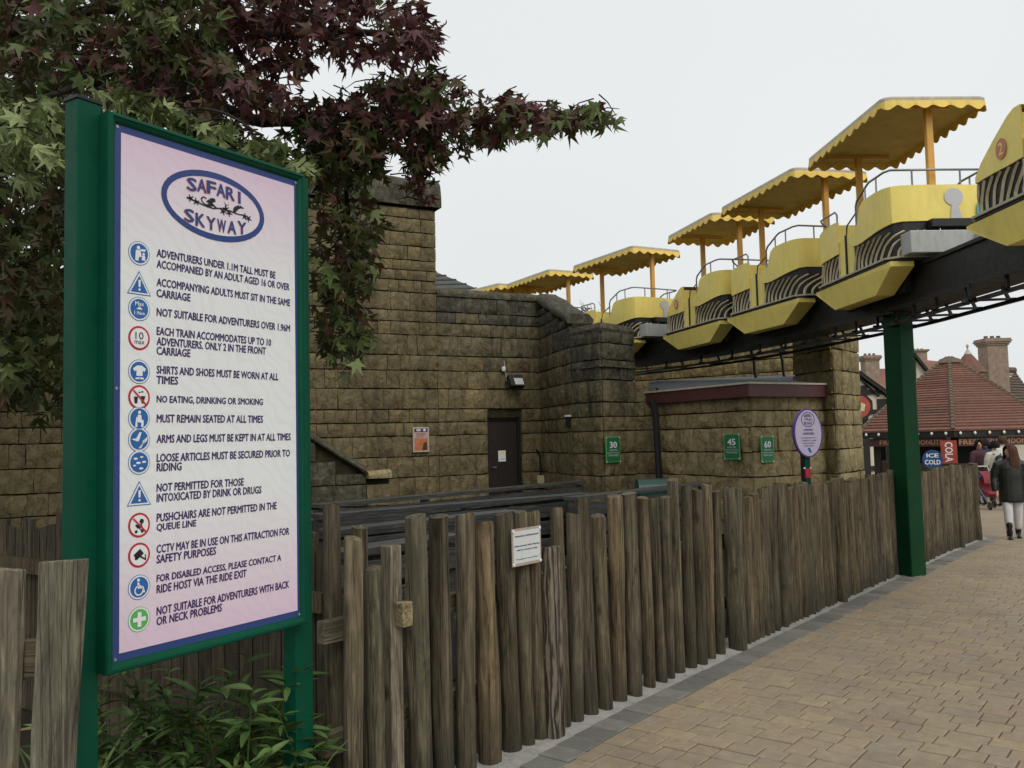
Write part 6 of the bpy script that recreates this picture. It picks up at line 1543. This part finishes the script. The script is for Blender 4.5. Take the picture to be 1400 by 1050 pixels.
# ------------------------------------------------------------------ people
def skin(name, verts, edges, rads, mat, parent, root=0, sub=2):
    me = bpy.data.meshes.new(name); off = worigin(parent); me.from_pydata([tuple(Vector(v)-off) for v in verts], edges, []); me.materials.append(mat)
    o = link(bpy.data.objects.new(name, me)); o.parent = parent; md = o.modifiers.new('skin', 'SKIN'); md.use_smooth_shade = True
    for i, sv in enumerate(me.skin_vertices[0].data):
        r = rads[i]; sv.radius = (r, r) if not isinstance(r, tuple) else r; sv.use_root = (i == root)
    sb = o.modifiers.new('sub', 'SUBSURF'); sb.levels = sub; sb.render_levels = sub; return o
def chain(n, start=0): return [(start+i, start+i+1) for i in range(n-1)]
M['skin'] = paint('skin', (0.52, 0.30, 0.21), 0.5, 0.08); M['hair_brown'] = paint('long_brown_hair', (0.07, 0.030, 0.015), 0.6, 0.45, 30, 0, .4, 0.2); M['hair_black'] = paint('black_hair', (0.012, 0.010, 0.009), 0.6, 0.2, 6, 0, .1, 0.15)
M['jacket'] = paint('shiny_black_jacket', (0.013, 0.014, 0.011), 0.32, 0.3, 9, 0, .6); M['jeans_white'] = paint('white_jeans', (0.62, 0.61, 0.62), 0.8, 0.12, 10, .1); M['boot'] = paint('black_leather_boot', (0.010, 0.009, 0.010), 0.35, 0.2)
M['fur'] = paint('beige_fur_trim', (0.40, 0.30, 0.18), 0.95, 0.3, 20, 0, .8); M['coat_maroon'] = paint('maroon_coat', (0.065, 0.022, 0.032), 0.75, 0.2); M['jeans_blue'] = paint('blue_jeans', (0.07, 0.13, 0.26), 0.8, 0.2); M['top_cream'] = paint('cream_jumper', (0.52, 0.50, 0.43), 0.85, 0.1)
M['navy_cloth'] = paint('navy_cloth', (0.012, 0.016, 0.035), 0.75, 0.2); M['white_coat'] = paint('white_coat', (0.72, 0.71, 0.66), 0.8, 0.08); M['pram'] = paint('red_pushchair_fabric', (0.20, 0.018, 0.024), 0.7, 0.25)
def person(loc, h, face, label, top, legs, shoe, hair, stride=0.0, jacket_len=0.0, long_hair=False, look=0.0, arms='down', bag=None, fur=False, puff=1.0):
    """face: heading angle in the plan (0 = +x); all offsets in the person's own frame"""
    s = h/1.70; loc = Vector(loc); o = thing('person', loc, label, 'person'); Rm = Matrix.Rotation(face-math.pi/2, 3, 'Z')
    def W(x, y, z): return loc + Rm @ Vector((x*s, y*s, z*s))
    Rl = Matrix.Rotation(look, 3, 'Z')
    def Hd(x, y, z): q = Rl @ Vector((x, y, 0)); return W(q.x, q.y, z)
    # body: pelvis, spine, neck, head with nose and chin, arms with hands
    V = [W(0, 0, .95), W(0, 0, 1.2), W(0, .0, 1.40), W(0, .01, 1.47), Hd(0, .015, 1.535), Hd(0, .012, 1.60), Hd(0, .0, 1.66)]
    E = chain(7); Rr = [.08*s, .085*s, .05*s, .046*s, (.058*s, .066*s), (.072*s, .08*s), (.045*s, .05*s)]
    n = len(V); V += [Hd(0, .085, 1.575)]; E.append((5, n)); Rr.append(.018*s)
    hands = []
    for sx in (-1, 1):
        n = len(V)
        if arms == 'down': A = [W(sx*.15, 0, 1.35), W(sx*(.205+.1*(puff-1)), -.02, 1.12), W(sx*(.22+.12*(puff-1)), .05, .88), W(sx*(.222+.12*(puff-1)), .075, .80)]
        else: A = [W(sx*.15, 0, 1.35), W(sx*.21, .03, 1.12), W(sx*.15, .22, 1.05), W(sx*.10, .29, 1.07)]
        V += A; E += [(2, n)] + chain(4, n); Rr += [.035*s, .032*s, .028*s, .034*s]; d = (A[3]-A[2]).normalized(); side = Rm @ Vector((sx, 0, 0)); fr_ = Rm @ Vector((0, 1, 0))
        if arms == 'down':
            for q, (off, ln) in enumerate(((-.03, .06), (-.011, .075), (.009, .08), (.028, .07))):
                m = len(V); b0_ = A[3]+d*.03*s + fr_*off*s; V += [b0_, b0_+d*ln*.55*s, b0_+d*ln*s - side*.012*s]; E += [(n+3, m), (m, m+1), (m+1, m+2)]; Rr += [.011*s, .0095*s, .008*s]
            m = len(V); V += [A[3]+fr_*.035*s, A[3]+fr_*.05*s+d*.045*s]; E += [(n+3, m), (m, m+1)]; Rr += [.011*s, .009*s]
    skin('body', V, E, Rr, M['skin'], o)
    for sx in (-1, 1):
        MB().lathe(Hd(sx*.028, .074, 1.595), [(.003*s, -.006*s), (.010*s, 0), (.003*s, .006*s)], 8).build('eye', M['ink'], o)
        MB().lathe(Hd(sx*.075, -.005, 1.575), [(.006*s, -.03*s), (.016*s, 0), (.006*s, .03*s)], 8).build('ear', M['skin'], o, smooth=60)
    MB().box(Hd(0, .078, 1.535), (.045*s, .012*s, .008*s), face-math.pi/2+look).build('mouth', M['pink'], o)
    # trousers
    V = [W(0, 0, .98), W(0, 0, .90)]; E = [(0, 1)]; Rr = [(.15*s, .115*s), (.155*s, .12*s)]
    feet = []
    for sx in (-1, 1):
        st = sx*stride; n = len(V); hip, knee, ank = W(sx*.085, 0, .84), W(sx*.09, st*.55+.03, .48), W(sx*.09, st, .12 + (.04 if st < 0 else 0)); feet.append((ank, st))
        V += [hip, knee, ank.lerp(knee, .5), ank]; E += [(1, n)] + chain(4, n); Rr += [.088*s, .062*s, .058*s, .046*s]
    Rr = [tuple(q*(1+(puff-1)*.6) for q in r_) if isinstance(r_, tuple) else r_*(1+(puff-1)*1.1) for r_ in Rr]
    skin('trousers', V, E, Rr, legs, o)
    for (ank, st), sx in zip(feet, (-1, 1)):
        fw = Rm @ Vector((0, 1, 0)); top_ = ank + UP*(.24*s if shoe == 'boot' else .02*s); pitch = (.03 if st < 0 else 0)*s
        z_ = loc.z + .035*s; heel = Vector((ank.x, ank.y, z_+pitch)) - fw*.03*s; ball = Vector((ank.x, ank.y, z_)) + fw*.09*s; toe = Vector((ank.x, ank.y, z_)) + fw*.155*s
        V = [top_, ank, heel+UP*.02*s, ball, toe]; skin('shoe', V, [(0, 1), (1, 2), (2, 3), (3, 4)], [(.068 if shoe == 'boot' else .05)*s, .055*s, .046*s, (.048*s, .036*s), (.036*s, .028*s)], M['boot'], o)
    # jacket with sleeves
    jl = .93-jacket_len; mb = MB(); rings = [(jl-.06, .172, .135), (jl-.02, .182, .142), (jl+.08, .178, .138), (1.05, .168, .13), (1.18, .172, .13), (1.30, .175, .122), (1.37, .155, .10), (1.42, .10, .08), (1.46, .062, .065), (1.485, .058, .06)]
    nb = 0; nS = 16
    for z, rx, ry in rings:
        for k in range(nS):
            a = 2*math.pi*k/nS; w_ = 1 + (.035*math.sin(z*48) if puff > 1.05 else 0); mb.v.append(W(rx*math.cos(a)*puff*w_, ry*math.sin(a)*puff*w_, z))
    for q in range(len(rings)-1):
        for k in range(nS): mb.f.append([q*nS+k, q*nS+(k+1) % nS, (q+1)*nS+(k+1) % nS, (q+1)*nS+k]); mb.m.append(0)
    mb.f += [list(range(nS))[::-1], [(len(rings)-1)*nS+k for k in range(nS)]]; mb.m += [0, 0]
    for sx in (-1, 1):
        px_ = 1+(puff-1)*.7
        if arms == 'down': A = [W(sx*.10, 0, 1.37), W(sx*.185*px_, 0, 1.35), W(sx*.222*px_, -.015, 1.22), W(sx*.235*px_, -.02, 1.10), W(sx*.24*px_, .02, .98), W(sx*.237*px_, .045, .87)]
        else: A = [W(sx*.10, 0, 1.37), W(sx*.185, 0, 1.35), W(sx*.222, .015, 1.22), W(sx*.225, .04, 1.10), W(sx*.19, .13, 1.06), W(sx*.14, .22, 1.06)]
        mb.tube(A, [.075*s*px_, .073*s*px_, .068*s*px_, .06*s*px_, .056*s*px_, .048*s*px_], 10)
    jo = mb.build('jacket', top, o); rmod = jo.modifiers.new('remesh', 'REMESH'); rmod.mode = 'VOXEL'; rmod.voxel_size = .014*s; rmod.use_smooth_shade = True
    smod = jo.modifiers.new('smooth', 'SMOOTH'); smod.iterations = 4; smod.factor = .5
    # hair: a shell of locks round the head, open at the face
    lv = [(1.715, .02, 0), (1.70, .06, 0), (1.665, .09, 20), (1.62, .103, 42), (1.56, .108, 50)]
    if long_hair: lv += [(1.50, .115, 48), (1.42, .13, 44), (1.33, .145, 46), (1.25, .145, 55), (1.19, .12, 62)]
    else: lv += [(1.525, .085, 95)]
    mb = MB(); nA = 22
    for iz, (z, r_, op) in enumerate(lv):
        for k in range(nA+1):
            a = R(90) + R(op) + (2*math.pi-2*R(op))*k/nA; rr = r_*(1+.07*math.sin(k*2.4+iz*.6)+.05*math.sin(k*5.1))
            mb.v.append(Hd(rr*math.cos(a), rr*1.08*math.sin(a)-.008-.012*max(0, 1.6-z)*5, z + (.012*math.sin(k*3.3) if iz == len(lv)-1 else 0)))
    for iz in range(len(lv)-1):
        for k in range(nA): q = iz*(nA+1)+k; mb.f.append([q, q+1, q+nA+2, q+nA+1]); mb.m.append(0)
    ho = mb.build('hair', hair, o, smooth=180); so = ho.modifiers.new('solid', 'SOLIDIFY'); so.thickness = .022*s; so.offset = -.5; sb = ho.modifiers.new('sub', 'SUBSURF'); sb.levels = 1; sb.render_levels = 1
    if fur:
        pts = [W(.15*math.cos(a), -.06-.11*math.sin(a), 1.43-.03*math.sin(a)) for a in [i*math.pi/8 for i in range(9)]]; MB().tube(pts, [.03*s]+[.05*s]*7+[.03*s], 8).build('fur_collar', M['fur'], o, smooth=60)
    if bag:
        V = [W(0, -.17, 1.05), W(0, -.19, 1.2), W(0, -.18, 1.36)]; skin('backpack', V, chain(3), [(.12*s, .075*s), (.13*s, .08*s), (.10*s, .06*s)], bag, o)
        for sx in (-1, 1): MB().tube([W(sx*.1, -.13, 1.10), W(sx*.13, .02, 1.16), W(sx*.12, .13, 1.28), W(sx*.1, .06, 1.42), W(sx*.09, -.12, 1.36)], .014*s, 6).build('strap', bag, o)
    return o
g = atZ(1387, 737, gz(8, 14.4)); g.z = gz(g.x, g.y)
toward = math.atan2(-g.y, -g.x)
person(g, 1.55, toward+R(8), 'long haired girl in shiny black jacket, white jeans and black boots walking', M['jacket'], M['jeans_white'], 'boot', M['hair_brown'], stride=.14, jacket_len=.2, long_hair=True, look=R(-62), fur=True, puff=1.22)
def gp(px, Y): p = atY(px, 600, Y); return (p.x, p.y, gz(p.x, p.y))
person(gp(1338, 22.5), 1.66, R(100), 'person in maroon coat and blue jeans standing behind the fence end', M['coat_maroon'], M['jeans_blue'], 'shoe', M['hair_black'], look=R(150), jacket_len=.0)
person(gp(1346, 24.0), 1.68, R(60), 'dark haired person in navy coat facing the kiosk', M['navy_cloth'], M['navy_cloth'], 'shoe', M['hair_black'], jacket_len=.05)
person(gp(1359, 22.0), 1.62, R(95), 'person in cream jumper with navy backpack near the kiosk', M['top_cream'], M['navy_cloth'], 'shoe', M['hair_black'], bag=M['navy_cloth'], arms='front')
person(gp(1370, 24.5), 1.74, R(80), 'person in white coat queuing at the kiosk', M['white_coat'], M['navy_cloth'], 'shoe', M['hair_brown'], jacket_len=.1)
# red pushchair
pp_ = Vector(gp(1351, 21.2)); PR = thing('pushchair', pp_, 'red pushchair beside the person with the backpack', 'pushchair')
mb = MB()
for i in range(8):
    f = i/7*math.pi*.62; mb.v += [pp_+Vector((-.2, .2-.30*math.cos(f)*1.0, .62+.28*math.sin(f))), pp_+Vector((.2, .2-.30*math.cos(f)*1.0, .62+.28*math.sin(f)))]
for i in range(7): mb.f.append([2*i, 2*i+1, 2*i+3, 2*i+2]); mb.m.append(0)
mb.build('hood', M['pram'], PR, smooth=60)
MB().prism([pp_+Vector((-.19, y, z)) for y, z in ((.15, .35), (-.2, .3), (-.3, .38), (-.2, .42), (.05, .45), (.2, .75), (.25, .72))], (.38, 0, 0)).build('seat', M['pram'], PR)
mb = MB()
for sx in (-.2, .2): mb.tube([pp_+Vector((sx, .5, 1.0)), pp_+Vector((sx, .1, .45)), pp_+Vector((sx, -.32, .1))], .015, 6); mb.tube([pp_+Vector((sx, .0, .5)), pp_+Vector((sx, .3, .1))], .015, 6)
mb.tube([pp_+Vector((-.2, .5, 1.0)), pp_+Vector((.2, .5, 1.0))], .018, 6); mb.build('frame', M['steel'], PR)
for sx in (-.22, .22):
    for y in (-.32, .3):
        mb = MB(); pts = [pp_+Vector((sx, y+.085*math.cos(a), .1+.085*math.sin(a))) for a in [i*math.pi/6 for i in range(13)]]; mb.tube(pts, .018, 6, caps=False); mb.box(pp_+Vector((sx, y, .1)), (.02, .03, .14)); mb.box(pp_+Vector((sx, y, .1)), (.018, .14, .03)); mb.build('wheel', M['ink'], PR)
# bare twiggy tree far behind the track
bt_ = atY(815, 560, 34); BT = thing('bare_tree', (bt_.x, 34, gz(0, 34)), 'far bare twiggy tree seen through the carriages above the pier', 'tree')
br = random.Random(3); z0 = gz(0, 34); zt_ = atY(815, 398, 34).z
MB().tube([(bt_.x, 34, z0), (bt_.x+.1, 34, zt_*.55), (bt_.x, 34, zt_*.85)], [.12, .08, .03], 8).build('trunk', M['bark'], BT, smooth=60)
mb = MB()
for k in range(60):
    a = br.uniform(0, 6.28); b0_ = Vector((bt_.x+.05, 34, zt_*br.uniform(.45, .85))); l = br.uniform(.6, 1.4); d = Vector((math.cos(a), math.sin(a)*.6, br.uniform(.3, 1.1))).normalized()
    p1_ = b0_+d*l*.6; mb.tube([b0_, p1_, b0_+d*l+Vector((br.uniform(-.2, .2), 0, br.uniform(-.1, .1)))], [.018, .011, .006], 4, caps=False)
    for q in range(3): mb.tube([p1_, p1_+Vector((br.uniform(-.4, .4), br.uniform(-.3, .3), br.uniform(-.1, .4)))], [.008, .005], 4, caps=False)
mb.build('twigs', M['bark'], BT)['kind'] = 'stuff'
